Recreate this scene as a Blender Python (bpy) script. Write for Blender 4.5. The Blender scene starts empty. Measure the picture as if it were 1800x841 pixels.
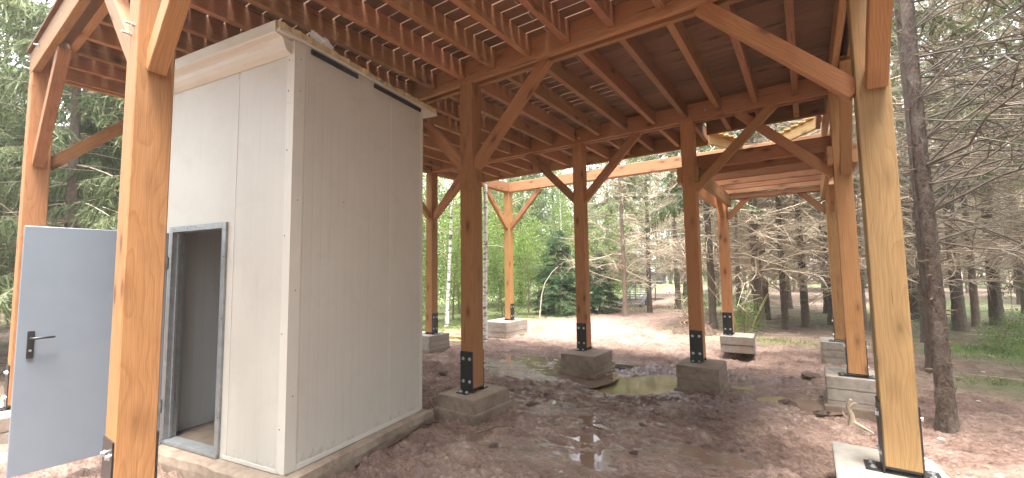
import bpy, bmesh, math, random
import numpy as np
from mathutils import Vector, Matrix

sc = bpy.context.scene
col = sc.collection
rad = math.radians

# ------------------------------------------------------------------ camera
CAM_Z = 1.75
def look():
    yaw, pit, rol = 0.6041, 0.0764, -0.0136
    fw = Vector((-math.sin(yaw) * math.cos(pit), math.cos(yaw) * math.cos(pit), math.sin(pit)))
    r = Vector((math.cos(yaw), math.sin(yaw), 0)); up = r.cross(fw)
    c, s = math.cos(rol), math.sin(rol)
    r2, up2 = c * r + s * up, -s * r + c * up
    m = Matrix((r2, up2, -fw)).transposed().to_4x4()
    m.translation = (0, 0, CAM_Z)
    return m
cam_data = bpy.data.cameras.new('camera')
cam_data.sensor_width = 36; cam_data.sensor_fit = 'HORIZONTAL'
cam_data.lens = 747.8 / 1800 * 36
cam_data.clip_start = 0.05; cam_data.clip_end = 800
cam = bpy.data.objects.new('camera', cam_data); col.objects.link(cam)
cam.matrix_world = look()
sc.camera = cam

# ------------------------------------------------------------------ sky and sun
SUN_DIR = Vector((0.12, -0.17, 1.0)).normalized()      # towards the sun
w = bpy.data.worlds.new('World'); sc.world = w; w.use_nodes = True
nt = w.node_tree; bg = nt.nodes['Background']
sky = nt.nodes.new('ShaderNodeTexSky'); sky.sky_type = 'NISHITA'; sky.sun_disc = False
sky.sun_elevation = math.asin(SUN_DIR.z); sky.sun_rotation = math.atan2(SUN_DIR.x, SUN_DIR.y)
sky.air_density = 1.0; sky.dust_density = 1.5; sky.ozone_density = 1.0
hs = nt.nodes.new('ShaderNodeHueSaturation'); hs.inputs['Saturation'].default_value = 0.28   # thin cloud cover
nt.links.new(sky.outputs[0], hs.inputs['Color']); nt.links.new(hs.outputs[0], bg.inputs[0])
bg.inputs[1].default_value = 0.15
sun_d = bpy.data.lights.new('sun', 'SUN'); sun_d.energy = 2.4; sun_d.angle = rad(24); sun_d.color = (1, .955, .88)
sun = bpy.data.objects.new('sun', sun_d); col.objects.link(sun)
sun.rotation_euler = SUN_DIR.to_track_quat('Z', 'Y').to_euler(); sun.location = (0, 0, 30)
vs = sc.view_settings
vs.view_transform = 'Standard'; vs.look = 'None'; vs.gamma = 1; vs.use_curve_mapping = False
vs.exposure = 3.32
sc.cycles.max_bounces = 8; sc.cycles.diffuse_bounces = 5; sc.cycles.glossy_bounces = 3
sc.cycles.transmission_bounces = 3; sc.cycles.transparent_max_bounces = 6
sc.cycles.sample_clamp_indirect = 6
sc.cycles.use_denoising = True

# ------------------------------------------------------------------ small tools
class MB:
    """collects vertices and faces (numpy) and builds one mesh"""
    def __init__(s): s.v = []; s.f = []; s.n = 0
    def add(s, v, f):
        v = np.asarray(v, float).reshape(-1, 3); f = np.asarray(f, int)
        s.v.append(v); s.f.append(f + s.n); s.n += len(v)
    def box(s, x0, x1, y0, y1, z0, z1):
        v = [(x0,y0,z0),(x1,y0,z0),(x1,y1,z0),(x0,y1,z0),(x0,y0,z1),(x1,y0,z1),(x1,y1,z1),(x0,y1,z1)]
        s.add(v, [(0,3,2,1),(4,5,6,7),(0,1,5,4),(1,2,6,5),(2,3,7,6),(3,0,4,7)])
    def tube(s, pts, r, k=6, cap=False):
        pts = np.asarray(pts, float); n = len(pts); r = np.broadcast_to(np.asarray(r, float), (n,))
        t = np.gradient(pts, axis=0); t /= np.linalg.norm(t, axis=1)[:, None] + 1e-9
        ref = np.array([0, 0, 1.]) if abs(t[:, 2]).mean() < .8 else np.array([1., 0, 0])
        a = np.cross(t, ref); a /= np.linalg.norm(a, axis=1)[:, None] + 1e-9
        b = np.cross(t, a)
        th = np.arange(k) * 2 * np.pi / k
        v = pts[:, None] + r[:, None, None] * (np.cos(th)[None, :, None] * a[:, None] + np.sin(th)[None, :, None] * b[:, None])
        i = np.arange(n - 1)[:, None] * k; j = np.arange(k)[None]; j2 = (j + 1) % k
        f = np.stack([i + j, i + k + j, i + k + j2, i + j2], -1).reshape(-1, 4)
        s.add(v.reshape(-1, 3), f)
        if cap:
            for e in (0, n - 1):
                m = s.n; s.add(np.vstack([v[e], pts[e][None]]), [(q, (q + 1) % k, k, k) for q in range(k)])
    def mesh(s, name, mat, smooth=False):
        me = bpy.data.meshes.new(name)
        V = np.vstack(s.v)
        F = np.vstack([f if f.shape[1] == 4 else np.hstack([f, f[:, -1:]]) for f in s.f])
        tri = F[:, 2] == F[:, 3]
        lens = np.where(tri, 3, 4)
        keep = np.ones(F.shape, bool); keep[tri, 3] = False
        loops = F[keep]
        me.vertices.add(len(V)); me.vertices.foreach_set('co', V.astype(np.float32).ravel())
        me.loops.add(len(loops)); me.loops.foreach_set('vertex_index', loops.astype(np.int32))
        st = np.concatenate([[0], np.cumsum(lens)[:-1]])
        me.polygons.add(len(F)); me.polygons.foreach_set('loop_start', st.astype(np.int32))
        me.polygons.foreach_set('use_smooth', np.full(len(F), bool(smooth)))
        me.update(calc_edges=True); me.validate()
        me.materials.append(mat)
        return me

def link(name, me, parent=None, mw=None):
    o = bpy.data.objects.new(name, me); col.objects.link(o)
    if parent is not None: o.parent = parent
    if mw is not None: o.matrix_local = mw
    return o
def tag(o, label=None, cat=None, group=None, kind=None):
    if label: o['label'] = label
    if cat: o['category'] = cat
    if group: o['group'] = group
    if kind: o['kind'] = kind
    return o
def empty(name, loc, rz=0, label=None, cat=None, group=None):
    o = bpy.data.objects.new(name, None); col.objects.link(o)
    o.location = loc; o.rotation_euler = (0, 0, rz); o.empty_display_size = .2
    return tag(o, label, cat, group)
def bm_mesh(bm, name, mat, smooth=False):
    me = bpy.data.meshes.new(name); bm.normal_update(); bm.to_mesh(me); bm.free()
    if smooth:
        for p in me.polygons: p.use_smooth = True
    me.materials.append(mat); return me
_cache = {}
def chamfer_box(L, W, H, ch, mat):
    key = (round(L, 3), round(W, 3), round(H, 3), ch, mat.name)
    if key not in _cache:
        bm = bmesh.new(); bmesh.ops.create_cube(bm, size=1)
        bmesh.ops.scale(bm, vec=(L, W, H), verts=bm.verts)
        if ch > 0: bmesh.ops.bevel(bm, geom=bm.edges[:], offset=ch, segments=1, affect='EDGES')
        _cache[key] = bm_mesh(bm, 'timber', mat)
    return _cache[key]
def frame(a, b, side):
    """matrix: local X from a to b, local Y close to side"""
    a, b = Vector(a), Vector(b); x = (b - a).normalized()
    z = x.cross(Vector(side)).normalized(); y = z.cross(x)
    m = Matrix((x, y, z)).transposed().to_4x4(); m.translation = (a + b) / 2
    return m
def timber(name, a, b, W, H, side, mat, parent, ch=.005):
    me = chamfer_box((Vector(b) - Vector(a)).length, W, H, ch, mat)
    return link(name, me, parent, frame(a, b, side))
def plain_box(name, x0, x1, y0, y1, z0, z1, mat, parent=None, ch=.003):
    me = chamfer_box(x1 - x0, y1 - y0, z1 - z0, ch, mat)
    return link(name, me, parent, Matrix.Translation(((x0 + x1) / 2, (y0 + y1) / 2, (z0 + z1) / 2)))

def hash2(i, j, s):
    h = (i.astype(np.int64) * 374761393 + j.astype(np.int64) * 668265263 + s * 1442695041) & 0xffffffff
    h = ((h ^ (h >> 13)) * 1274126177) & 0xffffffff
    return ((h ^ (h >> 16)) & 0xffff) / 65535.0
def vnoise(x, y, s):
    i, j = np.floor(x), np.floor(y); u, v = x - i, y - j
    u, v = u * u * (3 - 2 * u), v * v * (3 - 2 * v)
    i, j = i.astype(np.int64), j.astype(np.int64)
    return (hash2(i, j, s) * (1 - u) + hash2(i + 1, j, s) * u) * (1 - v) + (hash2(i, j + 1, s) * (1 - u) + hash2(i + 1, j + 1, s) * u) * v
def fbm(x, y, s, oc=4):
    t, a, n = 0, .5, 0
    for k in range(oc):
        t = t + a * vnoise(x * 2 ** k + 7.3 * k, y * 2 ** k - 3.1 * k, s + k); n += a; a *= .5
    return t / n
def sst(a, b, x):
    t = np.clip((x - a) / (b - a), 0, 1); return t * t * (3 - 2 * t)

# ------------------------------------------------------------------ materials
def nodes_of(name):
    m = bpy.data.materials.new(name); m.use_nodes = True
    return m, m.node_tree.nodes, m.node_tree.links, m.node_tree.nodes['Principled BSDF']
def N(nodes, t, **kw):
    n = nodes.new('ShaderNode' + t)
    for k, v in kw.items():
        if hasattr(n, k): setattr(n, k, v)
        else: n.inputs[k.replace('_', ' ')].default_value = v
    return n
def ramp(nodes, stops):
    r = nodes.new('ShaderNodeValToRGB'); e = r.color_ramp.elements
    while len(e) < len(stops): e.new(.5)
    for q, (p, c) in zip(e, stops): q.position = p; q.color = (*c, 1) if len(c) == 3 else c
    return r
def mixc(nodes, links, fac, a, b, blend='MIX'):
    m = nodes.new('ShaderNodeMix'); m.data_type = 'RGBA'; m.blend_type = blend
    for sock, val in ((m.inputs[0], fac), (m.inputs[6], a), (m.inputs[7], b)):
        if hasattr(val, 'links') or hasattr(val, 'is_linked'): links.new(val, sock)
        else: sock.default_value = val if not isinstance(val, tuple) else (*val, 1)
    return m.outputs[2]
def g(v): return (v, v, v)

def wood(name, light, dark, rough=.6, var=.2):
    m, n, l, b = nodes_of(name)
    tc = N(n, 'TexCoord'); oi = N(n, 'ObjectInfo')
    off = N(n, 'VectorMath', operation='MULTIPLY'); off.inputs[1].default_value = (37, 11, 23)
    l.new(oi.outputs['Random'], off.inputs[0])
    add = N(n, 'VectorMath', operation='ADD'); l.new(tc.outputs['Object'], add.inputs[0]); l.new(off.outputs[0], add.inputs[1])
    mp = N(n, 'Mapping'); mp.inputs['Scale'].default_value = (.55, 5, 5); l.new(add.outputs[0], mp.inputs[0])
    broad = N(n, 'TexNoise', Scale=2.2, Detail=3.0, Distortion=.8); l.new(mp.outputs[0], broad.inputs['Vector'])
    # growth rings: distorted distance from an off-centre pith
    ofy = N(n, 'VectorMath', operation='MULTIPLY_ADD'); ofy.inputs[1].default_value = (0, .35, .3); ofy.inputs[2].default_value = (0, -.13, -.1)
    l.new(oi.outputs['Random'], ofy.inputs[0])
    add2 = N(n, 'VectorMath', operation='ADD'); l.new(tc.outputs['Object'], add2.inputs[0]); l.new(ofy.outputs[0], add2.inputs[1])
    mp2 = N(n, 'Mapping'); mp2.inputs['Scale'].default_value = (.06, 1, 1); l.new(add2.outputs[0], mp2.inputs[0])
    nz = N(n, 'TexNoise', Scale=1.0, Detail=2.0); mp3 = N(n, 'Mapping'); mp3.inputs['Scale'].default_value = (1.3, 4, 4)
    l.new(add.outputs[0], mp3.inputs[0]); l.new(mp3.outputs[0], nz.inputs['Vector'])
    sub = N(n, 'VectorMath', operation='SUBTRACT'); l.new(nz.outputs['Color'], sub.inputs[0]); sub.inputs[1].default_value = g(.5)
    sca = N(n, 'VectorMath', operation='SCALE'); sca.inputs[3].default_value = .15; l.new(sub.outputs[0], sca.inputs[0])
    add3 = N(n, 'VectorMath', operation='ADD'); l.new(mp2.outputs[0], add3.inputs[0]); l.new(sca.outputs[0], add3.inputs[1])
    ring = N(n, 'TexWave', wave_type='RINGS', rings_direction='X', wave_profile='SAW', Scale=17.0, Distortion=.6, Detail=2.0)
    l.new(add3.outputs[0], ring.inputs['Vector'])
    rr = ramp(n, [(0, g(0)), (.7, g(.35)), (.93, g(1)), (1, g(.1))]); l.new(ring.outputs['Fac'], rr.inputs[0])
    base = mixc(n, l, broad.outputs['Fac'], tuple(c * .86 for c in light), tuple(min(1, c * 1.12) for c in light))
    rfac = N(n, 'Math', operation='MULTIPLY'); rfac.inputs[1].default_value = .5; l.new(rr.outputs[0], rfac.inputs[0])
    c1 = mixc(n, l, rfac.outputs[0], base, dark)
    # fine fibres
    mp4 = N(n, 'Mapping'); mp4.inputs['Scale'].default_value = (4, 160, 160); l.new(add.outputs[0], mp4.inputs[0])
    fib = N(n, 'TexNoise', Scale=1.0, Detail=2.0); l.new(mp4.outputs[0], fib.inputs['Vector'])
    fr = ramp(n, [(.35, g(.8)), (.7, g(1.08))]); l.new(fib.outputs['Fac'], fr.inputs[0])
    c2 = mixc(n, l, .8, c1, fr.outputs[0], 'MULTIPLY')
    # knots
    mp5 = N(n, 'Mapping'); mp5.inputs['Scale'].default_value = (2.1, 5.2, 5.2); l.new(add.outputs[0], mp5.inputs[0])
    vo = N(n, 'TexVoronoi', Scale=1.0, Randomness=1.0); l.new(mp5.outputs[0], vo.inputs['Vector'])
    kr = ramp(n, [(0, g(.9)), (.10, g(.7)), (.16, g(.26)), (.32, g(0))]); l.new(vo.outputs['Distance'], kr.inputs[0])
    c3 = mixc(n, l, kr.outputs[0], c2, tuple(c * .35 for c in dark))
    # sun-silvered / dirty blotches with shapes of their own
    st = N(n, 'TexNoise', Scale=1.7, Detail=5.0, Roughness=.65); l.new(add.outputs[0], st.inputs['Vector'])
    sr = ramp(n, [(.58, g(0)), (.74, g(.3))]); l.new(st.outputs['Fac'], sr.inputs[0])
    c4 = mixc(n, l, sr.outputs[0], c3, tuple(c * .55 for c in dark))
    # drying checks along the grain
    mp6 = N(n, 'Mapping'); mp6.inputs['Scale'].default_value = (1.1, 38, 38); l.new(add.outputs[0], mp6.inputs[0])
    ck = N(n, 'TexNoise', Scale=1.0, Detail=1.0); l.new(mp6.outputs[0], ck.inputs['Vector'])
    cr_ = ramp(n, [(.725, g(0)), (.75, g(.75))]); l.new(ck.outputs['Fac'], cr_.inputs[0])
    c4 = mixc(n, l, cr_.outputs[0], c4, tuple(c * .25 for c in dark))
    hv = N(n, 'HueSaturation')
    mr = N(n, 'MapRange'); mr.inputs[3].default_value = 1 - var; mr.inputs[4].default_value = 1 + var
    l.new(oi.outputs['Random'], mr.inputs[0]); l.new(mr.outputs[0], hv.inputs['Value'])
    mr2 = N(n, 'MapRange'); mr2.inputs[3].default_value = .492; mr2.inputs[4].default_value = .508
    fx = N(n, 'Math', operation='FRACT'); mu = N(n, 'Math', operation='MULTIPLY'); mu.inputs[1].default_value = 7.31
    l.new(oi.outputs['Random'], mu.inputs[0]); l.new(mu.outputs[0], fx.inputs[0]); l.new(fx.outputs[0], mr2.inputs[0]); l.new(mr2.outputs[0], hv.inputs['Hue'])
    l.new(c4, hv.inputs['Color']); l.new(hv.outputs[0], b.inputs['Base Color'])
    b.inputs['Roughness'].default_value = rough; b.inputs['Specular IOR Level'].default_value = .3
    bp = N(n, 'Bump'); bp.inputs['Strength'].default_value = .35; bp.inputs['Distance'].default_value = .004
    l.new(fib.outputs['Fac'], bp.inputs['Height']); l.new(bp.outputs[0], b.inputs['Normal'])
    return m

def speckled(name, c1, c2, scale, rough, bump=.3, dist=.01, c3=None, coord='Object', metal=0, stretch=None, spec=.5):
    m, n, l, b = nodes_of(name)
    tc = N(n, 'TexCoord'); v = tc.outputs[coord]
    if stretch:
        mp = N(n, 'Mapping'); mp.inputs['Scale'].default_value = stretch; l.new(v, mp.inputs[0]); v = mp.outputs[0]
    a = N(n, 'TexNoise', Scale=scale, Detail=6.0, Roughness=.62); l.new(v, a.inputs['Vector'])
    r = ramp(n, [(.3, c1), (.7, c2)]); l.new(a.outputs['Fac'], r.inputs[0]); out = r.outputs[0]
    if c3:
        a2 = N(n, 'TexNoise', Scale=scale * .23, Detail=5.0, Roughness=.7); l.new(v, a2.inputs['Vector'])
        r2 = ramp(n, [(.48, g(0)), (.66, g(1))]); l.new(a2.outputs['Fac'], r2.inputs[0]); out = mixc(n, l, r2.outputs[0], out, c3)
    l.new(out, b.inputs['Base Color']); b.inputs['Roughness'].default_value = rough; b.inputs['Metallic'].default_value = metal
    b.inputs['Specular IOR Level'].default_value = spec
    if bump:
        bp = N(n, 'Bump'); bp.inputs['Strength'].default_value = bump; bp.inputs['Distance'].default_value = dist
        l.new(a.outputs['Fac'], bp.inputs['Height']); l.new(bp.outputs[0], b.inputs['Normal'])
    return m

def panel_mat(name, c, axis):
    """coated sheet with fine vertical ribs every few centimetres"""
    m, n, l, b = nodes_of(name)
    tc = N(n, 'TexCoord'); sp = N(n, 'SeparateXYZ'); l.new(tc.outputs['Object'], sp.inputs[0])
    cb = N(n, 'CombineXYZ'); l.new(sp.outputs[axis], cb.inputs[0])
    wv = N(n, 'TexWave', wave_type='BANDS', bands_direction='X', wave_profile='SIN', Scale=3.3); l.new(cb.outputs[0], wv.inputs['Vector'])
    wr = ramp(n, [(0, g(0)), (.02, g(.0)), (.16, g(1))]); l.new(wv.outputs['Fac'], wr.inputs[0])
    ns = N(n, 'TexNoise', Scale=1.4, Detail=4.0); l.new(tc.outputs['Object'], ns.inputs['Vector'])
    r = ramp(n, [(.3, tuple(x * .93 for x in c)), (.7, c)]); l.new(ns.outputs['Fac'], r.inputs[0])
    # mud splashes close to the bottom edge, drips under the roof
    d = N(n, 'TexNoise', Scale=11.0, Detail=9.0, Roughness=.8); l.new(tc.outputs['Object'], d.inputs['Vector'])
    gl = N(n, 'MapRange'); gl.inputs[1].default_value = .02; gl.inputs[2].default_value = .40; gl.inputs[3].default_value = .13; gl.inputs[4].default_value = -.2
    gz_ = N(n, 'NewGeometry'); 
    at = N(n, 'Attribute', attribute_name='low'); l.new(at.outputs['Fac'], gl.inputs[0])
    ad = N(n, 'Math', operation='ADD'); l.new(d.outputs['Fac'], ad.inputs[0]); l.new(gl.outputs[0], ad.inputs[1])
    dr = ramp(n, [(.60, g(0)), (.78, g(.6))]); l.new(ad.outputs[0], dr.inputs[0])
    mp = N(n, 'Mapping'); mp.inputs['Scale'].default_value = (30, 30, .7); l.new(tc.outputs['Object'], mp.inputs[0])
    dn = N(n, 'TexNoise', Scale=1.0, Detail=2.0); l.new(mp.outputs[0], dn.inputs['Vector'])
    dnr = ramp(n, [(.62, g(1)), (.75, g(.93))]); l.new(dn.outputs['Fac'], dnr.inputs[0])
    c0 = mixc(n, l, 1.0, r.outputs[0], dnr.outputs[0], 'MULTIPLY')
    sm = N(n, 'TexNoise', Scale=2.6, Detail=7.0, Roughness=.7, Distortion=.8); l.new(tc.outputs['Object'], sm.inputs['Vector'])
    smr = ramp(n, [(.5, g(0)), (.72, g(.22))]); l.new(sm.outputs['Fac'], smr.inputs[0])
    c0 = mixc(n, l, smr.outputs[0], c0, (.36, .33, .28))                # old smears
    rfm = N(n, 'MapRange'); rfm.inputs[3].default_value = .34; rfm.inputs[4].default_value = .55; l.new(sm.outputs['Fac'], rfm.inputs[0]); l.new(rfm.outputs[0], b.inputs['Roughness'])
    l.new(mixc(n, l, dr.outputs[0], c0, (.17, .12, .09)), b.inputs['Base Color'])
    bp = N(n, 'Bump'); bp.inputs['Strength'].default_value = .28; bp.inputs['Distance'].default_value = .002
    l.new(wr.outputs[0], bp.inputs['Height']); l.new(bp.outputs[0], b.inputs['Normal'])
    return m

M = {}
M['post'] = wood('larch_post', (.44, .222, .09), (.285, .122, .045))
M['pale_post'] = wood('pale_pine_post', (.37, .235, .10), (.265, .145, .055), var=.06)
M['beam'] = wood('larch_beam', (.41, .20, .09), (.26, .108, .043))
M['joist'] = wood('larch_joist', (.36, .17, .08), (.225, .095, .041))
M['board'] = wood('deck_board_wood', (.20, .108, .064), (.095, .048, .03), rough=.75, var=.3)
M['plank'] = wood('fresh_plank', (.66, .42, .17), (.5, .28, .1))
M['oldplank'] = wood('grey_plank', (.33, .27, .2), (.2, .15, .1))
M['concrete'] = speckled('cast_concrete', (.24, .20, .165), (.38, .345, .30), 9, .85, .5, .012, (.20, .15, .115))
M['wetconcrete'] = speckled('muddy_concrete', (.19, .145, .108), (.30, .235, .18), 12, .75, .5, .014, (.15, .105, .077))
M['paleconcrete'] = speckled('pale_concrete', (.24, .215, .185), (.37, .34, .30), 8, .85, .6, .014, (.27, .205, .16))
M['black'] = speckled('black_steel', (.012, .012, .013), (.022, .022, .023), 30, .42, .1, .002)
M['zinc'] = speckled('zinc', (.48, .5, .52), (.62, .64, .66), 40, .35, .1, .002, metal=.85)
M['galv'] = speckled('galvanised_sheet', (.24, .26, .27), (.36, .38, .39), 14, .42, .05, .002, metal=.55)
M['rubber'] = speckled('black_seal', (.015, .016, .02), (.03, .032, .04), 30, .5, .2, .004)
M['panel_side'] = panel_mat('white_panel_side', (.55, .53, .475), 1)
M['panel_front'] = panel_mat('white_panel_front', (.55, .535, .48), 0)
M['white'] = speckled('white_coating', (.57, .55, .495), (.61, .59, .535), 5, .4, .05, .002)
M['foam'] = speckled('foam_edge', (.46, .33, .17), (.6, .46, .26), 25, .85, .7, .02)
M['door'] = speckled('grey_door_paint', (.18, .212, .252), (.205, .238, .28), 3, .36, .04, .002, (.195, .225, .265))
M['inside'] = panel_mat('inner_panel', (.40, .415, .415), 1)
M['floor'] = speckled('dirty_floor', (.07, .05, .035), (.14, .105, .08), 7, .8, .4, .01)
M['plastic'] = speckled('white_plastic', (.72, .72, .73), (.82, .82, .83), 6, .35, .2, .01)
M['bark'] = speckled('spruce_bark', (.055, .038, .028), (.15, .105, .078), 26, .9, .9, .03, (.10, .10, .075), stretch=(1, 1, .35))
M['nearbark'] = speckled('near_spruce_bark', (.05, .033, .025), (.165, .112, .083), 34, .92, 1.0, .05, (.21, .165, .13), stretch=(1, 1, .55))
M['palebark'] = speckled('pale_spruce_bark', (.13, .085, .062), (.26, .18, .135), 24, .9, .9, .025, (.16, .14, .11), stretch=(1, 1, .4))
M['twig'] = speckled('dead_twig', (.27, .21, .15), (.46, .38, .28), 7, .9, 0, .01, coord='Object')
M['twig2'] = speckled('near_twig', (.09, .07, .055), (.24, .20, .16), 6, .9, 0, .01)
M['stick'] = speckled('stick_bark', (.12, .075, .045), (.24, .16, .10), 20, .85, .3, .005)
M['roots'] = speckled('root_earth', (.05, .032, .022), (.12, .08, .055), 14, .9, .8, .02)
M['clod'] = speckled('mud_clod', (.10, .06, .045), (.24, .155, .12), 26, .7, 1.0, .03)
M['stone'] = speckled('stone', (.30, .27, .24), (.48, .44, .40), 12, .8, .4, .01)
M['sand'] = speckled('sand', (.27, .18, .09), (.36, .25, .14), 40, .95, .4, .01)
M['gravel'] = speckled('pink_gravel', (.12, .085, .075), (.30, .225, .205), 45, .9, .9, .03)
M['rust'] = speckled('rusty_iron', (.06, .03, .02), (.12, .06, .035), 30, .8, .4, .004)
M['greymetal'] = speckled('grey_metal', (.09, .095, .105), (.15, .155, .165), 10, .45, .1, .004, metal=.3)

def leafmat(name, c1, c2, trans=.5, rough=.55):
    m, n, l, b = nodes_of(name)
    tc = N(n, 'TexCoord'); oi = N(n, 'ObjectInfo')
    a = N(n, 'TexNoise', Scale=1.1, Detail=3.0); l.new(tc.outputs['Object'], a.inputs['Vector'])
    r = ramp(n, [(.32, c1), (.68, c2)]); l.new(a.outputs['Fac'], r.inputs[0])
    hv = N(n, 'HueSaturation'); mr = N(n, 'MapRange'); mr.inputs[3].default_value = .8; mr.inputs[4].default_value = 1.2
    l.new(oi.outputs['Random'], mr.inputs[0]); l.new(mr.outputs[0], hv.inputs['Value']); l.new(r.outputs[0], hv.inputs['Color'])
    l.new(hv.outputs[0], b.inputs['Base Color']); b.inputs['Roughness'].default_value = rough
    b.inputs['Specular IOR Level'].default_value = .25
    tr = N(n, 'BsdfTranslucent'); l.new(hv.outputs[0], tr.inputs['Color'])
    mx = N(n, 'MixShader'); mx.inputs[0].default_value = trans
    out = n['Material Output']; l.new(b.outputs[0], mx.inputs[1]); l.new(tr.outputs[0], mx.inputs[2]); l.new(mx.outputs[0], out.inputs['Surface'])
    return m
M['needle'] = leafmat('spruce_needles', (.085, .125, .055), (.165, .215, .095))
M['needle_far'] = leafmat('spruce_needles_light', (.115, .15, .07), (.21, .24, .115))
M['needle_dark'] = leafmat('young_spruce_needles', (.03, .07, .028), (.07, .13, .05))
M['leaf'] = leafmat('birch_leaves', (.11, .19, .035), (.22, .31, .07), .45)
M['leaf2'] = leafmat('bush_leaves', (.08, .15, .03), (.16, .25, .055), .4)
M['grass'] = leafmat('grass_blades', (.08, .14, .03), (.18, .25, .06), .4)
def birch_mat():
    m, n, l, b = nodes_of('birch_bark')
    tc = N(n, 'TexCoord'); mp = N(n, 'Mapping'); mp.inputs['Scale'].default_value = (3, 3, 9); l.new(tc.outputs['Object'], mp.inputs[0])
    a = N(n, 'TexNoise', Scale=1.4, Detail=4.0, Roughness=.6); l.new(mp.outputs[0], a.inputs['Vector'])
    r = ramp(n, [(.36, (.02, .018, .015)), (.43, (.3, .28, .25)), (.5, (.68, .66, .61))]); l.new(a.outputs['Fac'], r.inputs[0])
    l.new(r.outputs[0], b.inputs['Base Color']); b.inputs['Roughness'].default_value = .75
    bp = N(n, 'Bump'); bp.inputs['Strength'].default_value = .4; bp.inputs['Distance'].default_value = .01
    l.new(a.outputs['Fac'], bp.inputs['Height']); l.new(bp.outputs[0], b.inputs['Normal'])
    return m
M['birch'] = birch_mat()

# ------------------------------------------------------------------ ground
PUDDLES = [  # centre x, y, half length, half width, angle, water level
    (-2.24, 6.98, 1.05, .58, 58, -.105), (-.30, 8.72, .38, .16, 12, -.165), (-.50, 7.28, .30, .16, 60, -.15), (-.95, 7.75, .17, .09, 20, -.14)]
# shallow wet hollows: centre, half sizes, water level
FILMS = [(-4.25, 6.75, 1.25, 1.0, -.055), (-3.1, 8.6, .9, .5, -.10), (-2.05, 3.45, .8, .36, .044), (-1.15, 4.0, .8, .38, .046), (-2.75, 4.75, .7, .3, .02), (-.55, 7.6, .8, .7, -.155), (-1.7, 4.75, .5, .22, .028), (-2.9, 5.6, .5, .2, -.02)]
BLOCKS = [(-3.76, -3.18, 3.82, 4.50), (-3.68, -3.03, 6.80, 7.58), (-1.73, -1.13, 6.88, 7.62), (.13, .85, 7.20, 7.95), (.10, .80, 3.72, 4.58), (.14, .82, 10.45, 11.2), (-8.02, -7.15, 10.0, 11.15), (-7.95, -7.2, 7.05, 7.72), (-5.6, -3.4, 1.8, 3.6)]
def pud_d(x, y, P):
    cx, cy, a, b, an, _ = P; c, s = math.cos(rad(an)), math.sin(rad(an))
    dx, dy = x - cx, y - cy
    u, v = (dx * c + dy * s) / a, (-dx * s + dy * c) / b
    return np.sqrt(u * u + v * v)
def clearing(x, y):
    """1 on the churned building ground, 0 in the forest"""
    d = np.maximum(np.maximum((x - 1.6 - .05 * y) / 2.2, (-9.3 - x) / 2.5), np.maximum((y - 14.2 + .25 * (x + 4)) / 3, (-4 - y) / 2))
    # a track leaves the clearing straight ahead
    tr = np.abs(x + 5.3 + .17 * (y - 13)) / 2.2 - .8 + np.where(y < 10, 9, 0)
    d = np.minimum(d, tr)
    return 1 - sst(-.25, .7, d + .9 * (fbm(x * .7, y * .7, 5) - .5))
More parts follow.
